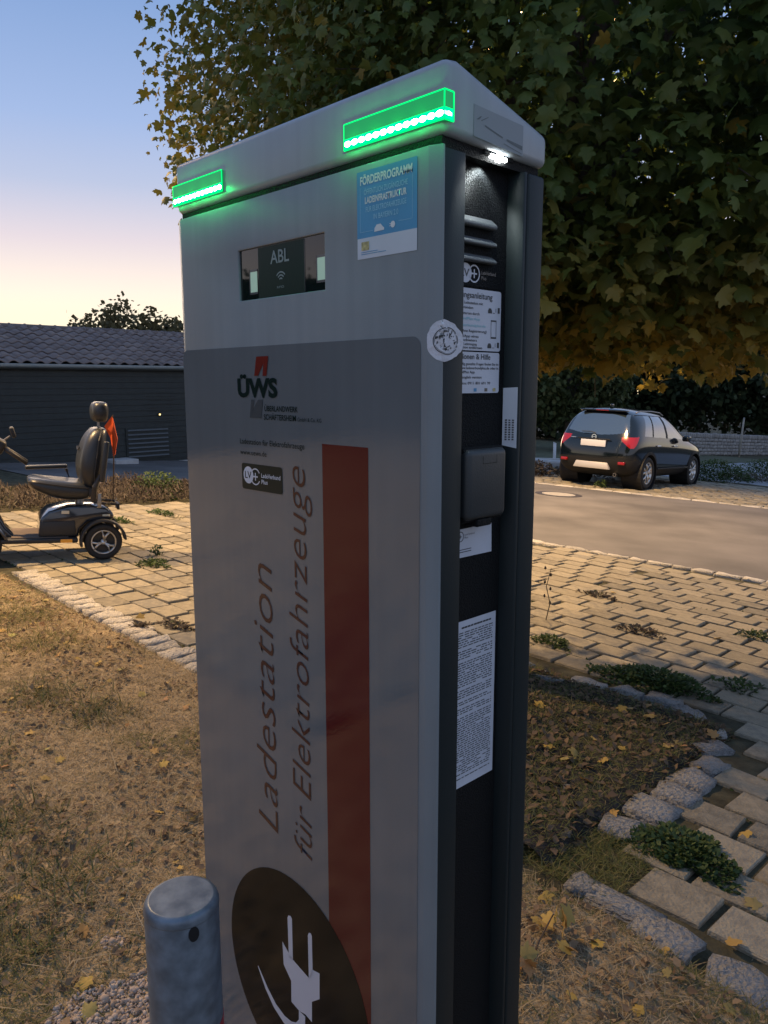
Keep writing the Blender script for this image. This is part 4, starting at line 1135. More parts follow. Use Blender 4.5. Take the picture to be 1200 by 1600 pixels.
MB().box(T0, T1, -.06, 0.04, zw(-1.1), zw(-.64)).build('base_course', M_conc, ob)
# louvred vent
vt = MB().box(3.14, 4.42, -.03, -.014, zw(-.52), zw(.31)).build('louvre_vent', M_board, ob)
for k in range(7):
    z = -.46 + .115*k
    MB().prism([(-.055, zw(z)), (-.05, zw(z+.012)), (-.02, zw(z+.05)), (-.02, zw(z+.04))], 'x', 3.19, 4.37).build('slat', M_slat, vt)
for k in range(9):
    z = .42 + .10*k
    MB().box(3.9 - .1*(k % 3), 4.6, -.017, -.013, zw(z), zw(z+.012)).build('batten', M_board, ob)
MB().box(2.46, 3.08, -.75, -.08, zw(-1.0), zw(-.44)).build('step', M_conc, ob, bevel=.01)
wl_ = MB().box(4.10, 4.18, -.05, -.014, zw(.61), zw(.67)).build('wall_lamp', M_plast, ob)
MB().box(4.12, 4.16, -.056, -.050, zw(.625), zw(.66)).build('bulb', emat('warm_bulb', (1, .72, .25), 2.6), wl_)
# gutter and roof
MB().prism([(-.22, zw(1.93)), (-.21, zw(1.86)), (-.17, zw(1.83)), (-.10, zw(1.83)), (-.06, zw(1.86)), (-.05, zw(1.93))], 'x', T0, T1).build('gutter', M_gutter, ob, bevel=.01)
MB().box(T0, T1, -.06, .05, zw(1.80), zw(1.90)).build('fascia', M_gutter, ob)
E0, E1 = Vector((0, -.16, zw(1.93))), Vector((0, 2.30, zw(2.94)))
roof = MB().prism([(-.12, zw(1.88)), (2.30, zw(2.89)), (4.7, zw(1.88)), (4.7, zw(1.80)), (-.12, zw(1.80))], 'x', T0, T1).build('roof', M_board, ob)
TW, NRW = .305, 8
sl = (E1 - E0); rl = sl.length; sdir = sl.normalized(); rn = Vector((1,0,0)).cross(sdir)
tv, tf = [], []
K = 8
for j, (yy, lift) in enumerate(((0, .036), (rl/NRW*1.10, .0))):
    for k in range(K+1):
        ph = k/K; h = .030*(math.cos(2*math.pi*(ph-.30)) if ph < .8 else math.cos(2*math.pi*(ph-.30)))
        tv.append((ph*TW*1.02, yy, lift + h))
for k in range(K+1):
    x_, y_, z_ = tv[k]; tv.append((x_, 0.0, z_ - .022))
for k in range(K): tf.append((k, k+1, K+1+k+1, K+1+k)); tf.append((2*(K+1)+k, 2*(K+1)+k+1, k+1, k))
tme = bpy.data.meshes.new('roof_tile'); tme.from_pydata(tv, [], tf); tme.update(); fix(tme); tme.shade_smooth(); tme.materials.append(M_tile)
RM = Matrix((Vector((1,0,0)), sdir, rn)).transposed().to_4x4()
rest = []
for r in range(NRW):
    t = T0
    while t < T1 - .1:
        p = E0 + sdir*(rl/NRW*r) + Vector((t, 0, 0)) + rn*.02
        if -.6 < t < 6.9:
            o = put('roof_tile', tme, roof); o.matrix_local = Matrix.Translation(p + rn*random.gauss(0,.004)) @ RM @ Matrix.Rotation(random.gauss(0,.012), 4, 'Z')
        else: rest.append(p)
        t += TW
if rest:
    P = np.array([tuple(p) for p in rest]); Rm = np.repeat(np.array(RM.to_3x3())[None], len(P), 0)
    q = np_mesh('hidden_tiles', *(lambda m: (m[0], m[1]))((
        (np.einsum('nij,vj->nvi', Rm, np.array(tv)) + P[:,None]).reshape(-1,3), (np.array(tf)[None] + (np.arange(len(P))*len(tv))[:,None,None]).reshape(-1,4))), np.repeat(rng.random(len(P)), len(tv)))
    q.materials.append(M_tile); o = put('farther_tiles', q, roof); o['kind'] = 'stuff'
t = T0
while t < T1:
    MB().lathe([(.085,0),(.085,.36),(.10,.36),(.10,.40)], 12, Matrix.Translation((t, 2.30, zw(2.93))) @ Matrix.Rotation(R(90), 4, 'Y')).build('ridge_tile', M_tile, roof, True)
    t += .40

# ================================================================== far side of the road
M_verge = mat('verge_grass', (0.07, 0.075, 0.04), 0.95, var=.4, vscale=3, bump=.8, bscale=30)
vg = strip('verge', lambda a: road_far(a)+5.9, lambda a: 46+0*a, 14, M_verge, 0.004, cs((-40,-12.6,24)))
tag(vg, 'dark rough grass verge behind the low kerb wall', None, None, 'structure')

M_stone = ramp_mat('old_wall_stone', [(0.20, 0.19, 0.18), (0.28, 0.26, 0.24), (0.24, 0.23, 0.22), (0.33, 0.31, 0.29)], 0.9, source='both', bump=.8, bscale=18, noise=.5, nscale=6)
fw0, fw1 = np.array([10.0, 37.5]), np.array([32.0, 56.0])
fl_ = np.hypot(*(fw1-fw0)); fd = (fw1-fw0)/fl_; fang = math.atan2(fd[1], fd[0])
fwz = gzf(*((fw0+fw1)/2))
swall = thing('stone_wall', (*fw0, 0), fang, 'long grey rubble stone wall beyond the pale lot', 'wall')
wz = lambda l: gzf(*(fw0 + fd*l))
core = MB()
N_ = 30
for k in range(N_):
    l0, l1 = fl_*k/N_, fl_*(k+1)/N_; z0 = wz(l0); z1 = wz(l1)
    vs = [(l0,.05,z0-.6),(l1,.05,z1-.6),(l1,.45,z1-.6),(l0,.45,z0-.6),(l0,.05,z0+1.22),(l1,.05,z1+1.22),(l1,.45,z1+1.22),(l0,.45,z0+1.22)]
    core.add(vs, [(0,3,2,1),(4,5,6,7),(0,1,5,4),(1,2,6,5),(2,3,7,6),(3,0,4,7)])
core.build('wall_core', M_stone, swall)
pos, scl = [], []
for r in range(6):
    l = random.uniform(0,.2); up = r == 5
    while l < fl_:
        w = random.uniform(.16,.24) if up else random.uniform(.28,.55); h = .30 if up else .195
        pos.append((l + w/2, .04, wz(l) + .10 + .195*r + (.05 if up else 0) + random.gauss(0,.01))); scl.append((w*.94, .22, h*.92)); l += w
sv = np.array([v.co[:] for v in SM[0].vertices]); sf = np.array([tuple(p.vertices) for p in SM[0].polygons])
q = bake('wall_stones', sv, sf, np.array(pos), np.repeat(np.eye(3)[None], len(pos), 0), np.array(scl), rng.random(len(pos)))
q.materials.append(M_stone); o = put('wall_stones', q, swall); o['kind'] = 'stuff'

# low pale kerb wall beside the bay, white marker post, leaning pole
kx, ky = XY(-10.2, 16.65)
kw = thing('kerb_wall', (kx, ky, gzf(kx, ky)), ANG, 'low pale concrete wall left of the parked car', 'wall')
MB().prism([(-.1,-.25),(-.1,.30),(-.06,.34),(.16,.34),(.2,.30),(.2,-.25)], 'x', -5.0, 0.9).build('wall_body', M_conc, kw, bevel=.01)
for k in range(14): MB().box(-4.9+.4*k, -4.87+.4*k, -.104, -.09, -.2, .30).build('joint', M_clad, kw)
wp = (7.28, 32.9)
post = thing('marker_post', (*wp, gzf(*wp)), 0, 'short white marker post on the dark verge', 'post')
MB().box(-.06,.06,-.03,.03,-.1,.60).build('shaft', mat('white_plastic', (.62,.64,.68), .5), post, bevel=.008)
MB().prism([(-.06,.60),(.06,.60),(.06,.64),(-.06,.70)], 'y', -.03, .03).build('head', mat('white_plastic_top', (.62,.64,.68), .5), post)
q = (21.0, 45.6)
pole = thing('wooden_pole', (*q, gzf(*q)), 0, 'thin pale wooden pole leaning in front of the stone wall', 'pole')
MB().tube([(0,0,-.2),(.06,0,.9),(.16,0,2.25)], [.065,.06,.05], 10).build('shaft', mat('weathered_wood', (.30,.27,.22), .8, var=.2, vscale=9), pole, True)
MB().lathe([(.052,0),(.06,.02),(.03,.05),(0,.055)], 10, Matrix.Translation((.16,0,2.24))).build('cap', M_steel, pole)
bk = thing('guard_kerb', (6.6, 30.8, gzf(6.6, 30.8)), R(-20), 'grey concrete kerb line at the back of the verge', 'kerb')
MB().box(-6, 2.4, 0, .2, -.3, .10).build('kerb_body', M_conc, bk, bevel=.015)

# ================================================================== street lamps: one just left of the picture, one hidden behind the column and the maple
def street_lamp(x, y, h, rz, watts, cone, tilt, label):
    lp = thing('street_lamp', (x, y, gzf(x, y)), rz, label, 'street lamp', 'street lamps')
    MB().lathe([(.09,-.1),(.09,.9),(.065,.95),(.05,h)], 16).build('pole', M_galv, lp, True)
    MB().tube([(0,0,h-.02),(.2,0,h+.12),(.8,0,h+.16)], .03, 8).build('arm', M_galv, lp, True)
    MB().prism([(.7,h+.13),(1.35,h+.13),(1.25,h+.24),(.75,h+.24)], 'y', -.14, .14).build('lamp_head', M_steel, lp, bevel=.02)
    MB().box(.85, 1.3, -.11, .11, h+.105, h+.128).build('lamp_glass', emat('sodium_glass', (1.0, .66, .3), 14), lp)
    pl = bpy.data.lights.new('street_lamp_light', 'SPOT'); pl.energy = watts; pl.spot_size = R(cone); pl.spot_blend = .35; pl.shadow_soft_size = .12; pl.color = (1.0, 0.64, 0.29)
    po = bpy.data.objects.new('street_lamp_light', pl); COL.objects.link(po); po.parent = lp; po.location = (1.1, 0, h + .06); po.rotation_euler = (R(tilt), 0, 0)
street_lamp(-6.45, 6.65, 6.3, 0, 3000, 111, -4, 'tall steel street lamp standing left of the scooter')
street_lamp(0.85, 12.1, 7.0, 0, 4900, 124, -18, 'tall steel street lamp on the lane behind the maple')

# ================================================================== hedge beyond the forecourt (seen only mirrored in the column)
M_hedge = ramp_mat('hedge_leaf', [(0.016, 0.028, 0.013), (0.03, 0.046, 0.018), (0.05, 0.062, 0.024)], .7, trans=.1)
hx, hy = -11.5, 0.5
hedge = thing('hedge', (hx, hy, gzf(hx, hy)), 0, 'tall dark clipped hedge beyond the paved forecourt', 'hedge')
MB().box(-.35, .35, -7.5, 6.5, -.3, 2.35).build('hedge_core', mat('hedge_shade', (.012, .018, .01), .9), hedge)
n = 9000; hg = np.random.default_rng(77)
Ph = np.stack([hg.choice([-.38, .38], n) + hg.normal(size=n)*.08, hg.uniform(-7.6, 6.6, n), hg.uniform(0, 2.5, n) + .12*np.sin(hg.uniform(-7,6,n))], 1)
me = bake('hedge_leaves', np.array([(0,0,0),(.34,.5,.05),(0,1,0),(-.34,.5,.05)]), np.array([(0,1,2,3)]), Ph, rot_euler(hg.uniform(0,6,n), hg.uniform(0,6,n), hg.uniform(0,6,n)), hg.uniform(.06,.13,n), hg.random(n))
me.materials.append(M_hedge); put('hedge_leaves', me, hedge)['kind'] = 'stuff'

# ================================================================== trees
def leaf_template(fold=.22, curl=.18):
    half = [(0.0,0.0),(.17,-.06),(.40,.00),(.50,.13),(.38,.26),(.57,.42),(.63,.60),(.44,.58),(.29,.60),(.27,.77),(.11,.84),(0.0,1.0)]
    ring = half + [(-x, y) for x, y in half[-2:0:-1]]
    zf = lambda x, y: -fold*abs(x) - curl*(y-.3)**2
    tv = [(0,.34,0.02)] + [(x, y, zf(x, y)) for x, y in ring]
    n = len(ring)
    return np.array(tv), np.array([(0, 1+k, 1+(k+1) % n) for k in range(n)])
LV, LF = leaf_template()
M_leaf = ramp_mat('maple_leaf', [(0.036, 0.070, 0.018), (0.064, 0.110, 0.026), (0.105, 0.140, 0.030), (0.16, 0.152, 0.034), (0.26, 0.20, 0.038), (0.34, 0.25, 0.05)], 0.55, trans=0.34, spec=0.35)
M_bark = mat('maple_bark', (0.10, 0.085, 0.07), 0.9, var=.35, vscale=14, bump=1.0, bscale=40)

TX, TY = 0.50, 4.02
tz = gzf(TX, TY)
maple = thing('maple_tree', (TX, TY, tz), 0, 'large leafy maple with yellowing leaf tips overhanging the charging column', 'tree')
MB().tube([(0,0,-.1),(.0,.0,.05),(.02,.03,.9),(.05,.10,1.7),(.12,.25,2.4)], [.19,.15,.125,.115,.10], 14).build('trunk', M_bark, maple, True)
CX, CY, CZ = 1.22, 4.95, 3.1
RH, RU, RD = 2.22, 3.1, 1.66
limb_ends = []
for k in range(13):
    th = 2*math.pi*k/13 + random.uniform(-.2,.2); rr = random.uniform(1.2, 2.0); zz = random.uniform(2.6, 4.9)
    e_ = Vector((CX - TX + rr*math.cos(th), CY - TY + rr*math.sin(th), zz - tz))
    s_ = Vector((.05 + .07*random.random(), .10 + .15*random.random(), 1.5 + random.random()*.8))
    m1 = s_.lerp(e_, .4) + Vector((0,0,.25)); limb_ends.append((s_, m1, e_))
    MB().tube([s_, m1, s_.lerp(e_, .75) + Vector((0,0,.15)), e_], [.055,.035,.02,.008], 7).build('limb', M_bark, maple, True)
# clumps of leaves fill the outer crown; the surface is lumpy and the underside hangs unevenly
def crown_points(n, seed):
    g = np.random.default_rng(seed); out = []
    while len(out) < n:
        d = g.normal(size=3); d /= np.linalg.norm(d)
        lump = 1 + .10*math.sin(3.1*d[0]*2+1.3) * math.cos(2.7*d[1]*2) + .07*math.sin(7*d[2]+4*d[0]) + g.normal()*.035
        e_ = 2.5; rz = RU if d[2] > 0 else RD
        k = ((abs(d[0])/RH)**e_ + (abs(d[1])/RH)**e_ + (abs(d[2])/rz)**e_)**(-1/e_)
        r_ = k*lump*(g.random()**.16 if g.random() < .82 else g.random()**.4)
        out.append(np.array([CX, CY, CZ]) + d*r_)
    return np.array(out)
cl = crown_points(2300, 3)
extra = crown_points(3600, 9); cl = np.concatenate([cl, extra[extra[:,0] < .55]])
per = 26
g = np.random.default_rng(11)
N = len(cl)*per
cc = np.repeat(cl, per, 0)
# leaves of a spray sit on drooping twigs: spread sideways, hang a little
off = g.normal(size=(N,3))*np.array([.15,.15,.12]); 
P = cc + off
P = P[P[:,2] > 1.34 + .55*vnoise(P[:,0]+3, P[:,1]+1, .42)]
dd = np.abs(P - np.array([CX, CY, CZ])); rzz = np.where(P[:,2] > CZ, RU, RD)
P = P[((dd[:,0]/RH)**2.5 + (dd[:,1]/RH)**2.5 + (dd[:,2]/rzz)**2.5)**.4 < 1.13]
cidx = None
N = len(P)
out = (P - np.array([CX, CY, CZ]))/np.array([RH, RH, 2.2]); on = out/np.linalg.norm(out, axis=1, keepdims=True)
yaw = np.arctan2(on[:,1], on[:,0]) - np.pi/2 + g.normal(size=N)*.8
pitch = -np.pi/2*np.clip(g.normal(.52, .28, N), -.1, 1.05)          # tips hang down
roll = g.normal(size=N)*.45
rot = rot_euler(pitch, roll, yaw)
size = (.040 + .062*g.random(N)**1.2)*np.clip(.58 + .42*(P[:,0] + .6)/1.9, .56, 1)
tint = np.clip(.16 + .20*g.random(N) + .30*(vnoise(P[:,0]*1.1+5, P[:,2]*1.3, .55)-.4) + .85*np.clip((2.15 - P[:,2])/.6, 0, 1)*g.random(N)**.5 + .55*(g.random(N) < .05)*g.random(N) + .34*np.clip((.5-P[:,0])/1.1, 0, 1)*(.4 + .6*g.random(N)), .02, .98)  # low and left leaves yellower: autumn colour plus lamplight put into the tint
px = np.stack(project(P[:,0], P[:,1], P[:,2]), 1)
far_px = px[:,2]
vis = (px[:,0] > 5) & (px[:,0] < 1195) & (px[:,1] > 5) & (px[:,1] < 640) & ~((px[:,0] > 285) & (px[:,0] < 850) & (px[:,1] > 230 - .2*(px[:,0]-285)))
# outermost leaves only count as picked-apart ones when little hides them
depth_rank = np.where(vis, px[:,2]/size, 1e9)
# keep those that are in front on a coarse picture grid
cell = {}
for i in np.argsort(px[:,2]):
    if not vis[i]: continue
    key = (int(px[i,0]//26), int(px[i,1]//26))
    if cell.get(key, 0) < 1: cell[key] = cell.get(key, 0) + 1
    else: depth_rank[i] += 500
order = np.argsort(depth_rank)
solo, rest = order[:300], order[300:]
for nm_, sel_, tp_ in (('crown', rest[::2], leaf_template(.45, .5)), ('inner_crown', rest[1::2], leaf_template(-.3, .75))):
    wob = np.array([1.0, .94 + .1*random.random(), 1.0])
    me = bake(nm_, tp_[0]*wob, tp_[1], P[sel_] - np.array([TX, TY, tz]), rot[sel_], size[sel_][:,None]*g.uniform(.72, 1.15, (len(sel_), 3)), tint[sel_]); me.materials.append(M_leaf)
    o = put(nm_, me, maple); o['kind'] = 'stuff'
lm = []
for k in range(24):
    t_ = LV.copy(); t_ = leaf_template(random.uniform(-.3,.5), random.uniform(.1,.8))[0]; m2 = np_mesh('leaf', t_*np.array([random.uniform(.75,1.1),1,1]) + g.normal(size=t_.shape)*.02, LF, np.full(len(LV), (k+.5)/24)); m2.materials.append(M_leaf); lm.append(m2)
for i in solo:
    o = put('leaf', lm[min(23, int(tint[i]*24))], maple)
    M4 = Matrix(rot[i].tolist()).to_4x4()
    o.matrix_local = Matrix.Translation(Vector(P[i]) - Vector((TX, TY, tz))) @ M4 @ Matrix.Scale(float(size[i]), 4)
# bare twigs poking out of the outline
tw = MB()
for k in range(140):
    q3 = np.abs(cl[k*7 % len(cl)] - np.array([CX, CY, CZ]))/np.array([RH, RH, 1.9])
    if (q3**2.5).sum() > .9: continue
    p = Vector(cl[k*7 % len(cl)]) - Vector((TX, TY, tz)); c_ = Vector((CX-TX, CY-TY, CZ-tz)); d = (p - c_).normalized()
    tw.tube([p - d*.35, p - d*.1 + Vector((0,0,.02)), p + d*.12], [.006,.004,.0018], 4)
tw.build('twigs', M_bark, maple)['kind'] = 'stuff'

def far_tree(name, label, x, y, zc, rx, rz_, n, leaf, cols, seed, trunk_r=.14, group=None, clump=26, z_base=None):
    g = np.random.default_rng(seed); zb = gzf(x, y) if z_base is None else z_base
    t = thing(name, (x, y, zb), 0, label, 'tree', group)
    MB().tube([(0,0,-.2),(.04,0,(zc-zb)*.5),(0,.05,zc-zb)], [trunk_r, trunk_r*.8, trunk_r*.4], 9).build('trunk', M_bark, t, True)
    for k in range(7):
        th = 6.28*k/7 + g.random(); e_ = Vector((rx*.7*math.cos(th), rx*.7*math.sin(th), zc - zb + rz_*(g.random()-.2)*.8))
        MB().tube([(0,0,(zc-zb)*.55), e_*.5 + Vector((0,0,(zc-zb)*.3)), e_], [trunk_r*.4, trunk_r*.25, .01], 5).build('limb', M_bark, t)
    nc = n//clump; d = g.normal(size=(nc,3)); d /= np.linalg.norm(d, axis=1, keepdims=True)
    r_ = (.45 + .55*g.random(nc)**.5)*(1 + .16*np.sin(d[:,0]*5+seed)*np.cos(d[:,2]*4+d[:,1]*3))
    cc = d*r_[:,None]*np.array([rx, rx, rz_])
    P = np.repeat(cc, clump, 0) + g.normal(size=(nc*clump,3))*rx*.10 + np.array([0,0,zc-zb])
    n2 = len(P); rot = rot_euler(g.uniform(-1.6,.4,n2), g.normal(size=n2)*.7, g.uniform(0,6.28,n2))
    q = np.array([(0,0,0),(.38,.45,-.06),(0,1,-.1),(-.38,.45,-.06)]); qf = np.array([(0,1,2,3)])
    me = bake('crown', q, qf, P, rot, g.uniform(.7,1.25,n2)*leaf, np.clip(g.random(n2)*.8 + .2*np.repeat(g.random(nc), clump), 0, 1))
    me.materials.append(cols); o = put('crown', me, t); o['kind'] = 'stuff'
    return t
M_dkleaf = ramp_mat('dark_foliage', [(0.014, 0.026, 0.012), (0.028, 0.044, 0.018), (0.048, 0.062, 0.022)], .7, trans=.15)
M_midleaf = ramp_mat('mid_foliage', [(0.035, 0.055, 0.020), (0.065, 0.085, 0.028), (0.10, 0.105, 0.035)], .7, trans=.2)
M_dryleaf = ramp_mat('brownish_foliage', [(0.075, 0.066, 0.03), (0.12, 0.10, 0.042), (0.17, 0.13, 0.055)], .7, trans=.25)
far_tree('walnut_tree', 'open ragged tree rising behind the tiled roof ridge', -8.6, 26.6, 2.95, 1.75, 1.05, 3000, .17, M_dryleaf, 5, z_base=-.6, clump=22)
far_tree('walnut_tree', 'smaller tree behind the roof, half hidden by the charging column', -7.15, 28.0, 2.75, 1.25, .85, 2000, .17, M_dryleaf, 6, z_base=-.7, clump=22)
far_tree('linden_tree', 'round dense tree with a bare trunk behind the parked car', 9.6, 40.5, 2.3, 2.9, 2.9, 9000, .30, M_midleaf, 8, trunk_r=.2)
for k, (x, y, zc, rx, rz_) in enumerate([(12.5,58,4,5,6.5),(18.5,60,3.5,5,6.5),(24.5,60.5,4.5,5.5,7),(30.5,62,4,5.5,7),(37,63,4,5.5,7),(4.5,60,4.5,5,6.5),(-4,62,4,5,6),(15.5,66,6,6,8),(27,68,6,6,8)]):
    far_tree('dark_tree', 'dark broadleaf tree in the wood beyond the stone wall', x, y, zc, rx, rz_, 9000, .5, M_dkleaf, 20+k, trunk_r=.25, group='trees in the dark wood')

# ================================================================== grass, litter and weeds
M_grass = ramp_mat('dry_grass_blade', [(0.075, 0.095, 0.028), (0.14, 0.14, 0.05), (0.22, 0.175, 0.095), (0.34, 0.26, 0.155), (0.46, 0.37, 0.235)], .8, trans=.2, spec=.15)
M_litter = ramp_mat('dead_leaf_bits', [(0.10, 0.072, 0.05), (0.18, 0.125, 0.08), (0.28, 0.20, 0.12), (0.38, 0.28, 0.17)], .8, trans=.15, spec=.15)
M_weed = ramp_mat('weed_leaf', [(0.022, 0.045, 0.016), (0.045, 0.080, 0.022), (0.085, 0.115, 0.032)], .6, trans=.25, spec=.3)
M_dryweed = ramp_mat('dry_weed', [(0.055, 0.045, 0.038), (0.095, 0.075, 0.060), (0.14, 0.115, 0.092), (0.075, 0.08, 0.045)], .85, trans=.15, spec=.1)
M_yleaf = ramp_mat('fallen_yellow_leaf', [(0.30, 0.21, 0.06), (0.46, 0.31, 0.07), (0.40, 0.24, 0.08), (0.33, 0.17, 0.07), (0.34, 0.32, 0.10)], .6, source='both', trans=.2)
g = np.random.default_rng(21)
def lawn_top(x, y):
    a, b = AB(x, y); return lawn_z(x, y, a, b)
def scatter(a0, a1, b0, b1, n, ok=None):
    a = g.uniform(a0, a1, n); b = g.uniform(b0, b1, n)
    if ok is not None:
        k = ok(a, b); a, b = a[k], b[k]
    return XY(a, b) + (a, b)
blade = np.array([(-.5,0,0),(.5,0,0),(.36,.5,.06),(-.36,.5,.06),(0,1,.0)]); bladef = np.array([(0,1,2),(0,2,3),(3,2,4)])
def in_station(x, y):                       # nothing grows inside the column or the bollard
    dx, dy = x - NX, y - NY; c_, s_ = math.cos(R(-45.97)), math.sin(R(-45.97))
    lx, ly = dx*c_ + dy*s_, -dx*s_ + dy*c_
    return ((lx > -.57) & (lx < .02) & (ly > -.02) & (ly < .21)) | (np.hypot(x - bx, y - by) < .05)
def gravelly(x, y): return np.clip(1.15 - np.hypot((x + .42)/.36, (y - 1.42)/.42) + .5*(vnoise(x, y, .12)-.5), 0, 1) > .12
def grass(name, X, Y, Z, lo, hi, tint, lean, label, width=.05):
    n = len(X); L = g.uniform(lo, hi, n)
    rot = rot_euler(np.clip(g.normal(lean, .25, n), -.1, 1.5), g.normal(size=n)*.25, g.uniform(0, 6.28, n))
    sc_ = np.stack([np.maximum(L*width, .0016), L, L], 1)
    me = bake(name, blade, bladef, np.stack([X, Y, Z], 1), rot, sc_, tint); me.materials.append(M_grass)
    o = put(name, me); return tag(o, label, None, None, 'stuff')
X, Y, A, B = scatter(-6.1, 0.2, 0.0, 2.09, 260000, lambda a, b: b > -.1)
# more blades close to the lens, fewer far away
d = np.hypot(X, Y); pxx = 600 + 1204.7*X/np.maximum(Y, .2)
k = (pxx > -90) & (pxx < 1290) & (g.random(len(X)) < np.clip(1.25 - d*.12, .3, 1)) & ~in_station(X, Y) & (~gravelly(X, Y) | (g.random(len(X)) < .06))
X, Y = X[k], Y[k]; green = np.clip((vnoise(X+3, Y, .42)*.65 + vnoise(X, Y+9, .13)*.35 - .54)*4.5, 0, 1)
tint = np.clip(.80 + .22*g.normal(size=len(X)) - .62*green*g.random(len(X))**.4, .02, 1)
grass('lawn_grass', X, Y, lawn_top(X, Y) + .001, .016, .052, tint, .26, 'short dry straw lawn grass with greener patches')
X, Y, A, B = scatter(-5.5, .2, .2, 2.0, 1500); k = ~in_station(X, Y); X, Y = X[k], Y[k]
grass('lawn_stalks', X, Y, lawn_top(X, Y) + .012, .07, .17, np.clip(.72 + .25*g.normal(size=len(X)), .2, 1), .06, 'long dead stalks lying across the dry lawn', .014)
# greener, taller tufts
cent = [(-.95,2.02,.22),(-1.2,2.3,.15),(-1.9,4.1,.22),(-2.2,4.55,.25),(-1.55,3.35,.18),(-2.35,4.0,.25),(-1.25,3.2,.16),(-.98,1.72,.16),(.42,1.45,.16),(-1.6,2.7,.2)]
Xs, Ys = [], []
for cx_, cy_, r_ in cent:
    n = int(520*r_/.2); Xs.append(cx_ + g.normal(size=n)*r_*.55); Ys.append(cy_ + g.normal(size=n)*r_*.55)
X, Y = np.concatenate(Xs), np.concatenate(Ys); k = ~in_station(X, Y); X, Y = X[k], Y[k]
grass('green_grass', X, Y, lawn_top(X, Y), .04, .085, np.clip(.30 + .2*g.normal(size=len(X)), 0, .9), .5, 'greener grass tufts scattered in the dry lawn', .055)
# dry grass and litter in the tree pit and along the stones on the right
X, Y, A, B = scatter(-3.2, -1.17, 2.0, 3.64, 26000)
X2, Y2, A2, B2 = scatter(-1.35, -.97, 1.96, 2.33, 3500)
Zp = np.concatenate([pit_z(X, Y, A, B), gz(X2, Y2) - .004]); X = np.concatenate([X, X2]); Y = np.concatenate([Y, Y2])
grass('pit_grass', X, Y, Zp, .02, .065, np.clip(.20 + .15*g.normal(size=len(X)), .02, .6), .3, 'withered grass and stalks in the dark tree pit', .045)  # low tint puts the shade of the pit into the blades
bit = np.array([(0,0,0),(.3,.3,.12),(.1,.95,.05),(-.35,.5,.16),(-.25,.15,.05)]); bitf = np.array([(0,1,2),(0,2,3),(0,3,4)])
def litter(name, X, Y, Z, lo, hi, label, dim=1.0):
    n = len(X); rot = rot_euler(g.normal(size=n)*.45, g.normal(size=n)*.45, g.uniform(0, 6.28, n))
    me = bake(name, bit, bitf, np.stack([X, Y, Z + .006], 1), rot, g.uniform(lo, hi, n), np.clip(g.beta(1.6, 2.0, n)*dim, 0, 1)); me.materials.append(M_litter)
    return tag(put(name, me), label, None, None, 'stuff')
X, Y, A, B = scatter(-6.0, .1, .2, 2.06, 12000); k = (~in_station(X, Y)) & ((~gravelly(X, Y)) | (g.random(len(X)) < .15)) & (vnoise(X, Y+4, .3) > .32); X, Y = X[k], Y[k]
litter('leaf_litter', X, Y, lawn_top(X, Y) + .006, .010, .034, 'crumbled brown leaf litter over the lawn')
X, Y, A, B = scatter(-3.2, -1.17, 2.0, 3.64, 4200)
litter('pit_litter', X, Y, pit_z(X, Y, A, B), .012, .045, 'brown dead leaves and bits lying in the tree pit', .35)  # bits dimmed in colour to carry the shade of the pit
# pale gravel round the bollard
ico = bmesh.new(); bmesh.ops.create_icosphere(ico, subdivisions=1, radius=.5)
iv = np.array([v.co[:] for v in ico.verts]); iff = np.array([[v.index for v in f.verts] for f in ico.faces]); ico.free()
X = g.uniform(-1.0, .2, 60000); Y = g.uniform(.8, 2.05, 60000); k = gravelly(X, Y) & ~in_station(X, Y); X, Y = X[k][:14000], Y[k][:14000]
M_gravel = ramp_mat('pale_gravel', [(0.22, 0.17, 0.13), (0.36, 0.28, 0.22), (0.45, 0.37, 0.30), (0.30, 0.25, 0.22)], .85, spec=.2)
n = len(X); rot = rot_euler(g.uniform(0,6,n), g.uniform(0,6,n), g.uniform(0,6,n)); s_ = g.gamma(4, .0019, n)[:,None]*g.uniform(.6, 1.2, (n,3))
me = bake('gravel', iv, iff, np.stack([X, Y, lawn_top(X, Y) + .003], 1), rot, np.clip(s_, .004, .028), g.random(n)); me.materials.append(M_gravel)
tag(put('gravel', me), 'pale pinkish gravel around the foot of the bollard', None, None, 'stuff')
# moss and seedlings in the joints
X, Y, A, B = scatter(-8.8, 1.8, 2.2, 7.0, 60000)
ra = ((B - 2.36 + PW/2)/PW) % 1.0; injoint = (np.abs(ra - .0) < .07) | (np.abs(ra - 1) < .07)
k = injoint & (vnoise(X, Y, .5) + .35*vnoise(X+7, Y, .14) > .56) & ~((A > -3.35) & (A < -1.0) & (B < 3.86)); X, Y = X[k], Y[k]
n = len(X); rot = rot_euler(g.normal(.5,.4,n), g.normal(size=n)*.4, g.uniform(0,6.28,n))
sml = np.array([(0,0,0),(.32,.5,.04),(0,1,0),(-.32,.5,.04)]); smf = np.array([(0,1,2,3)])
me = bake('joint_moss', sml, smf, np.stack([X, Y, gz(X, Y) - .014], 1), rot, g.uniform(.012, .034, n), g.random(n)); me.materials.append(M_weed)
tag(put('joint_moss', me), 'small green seedlings and moss in the paving joints', None, None, 'stuff')

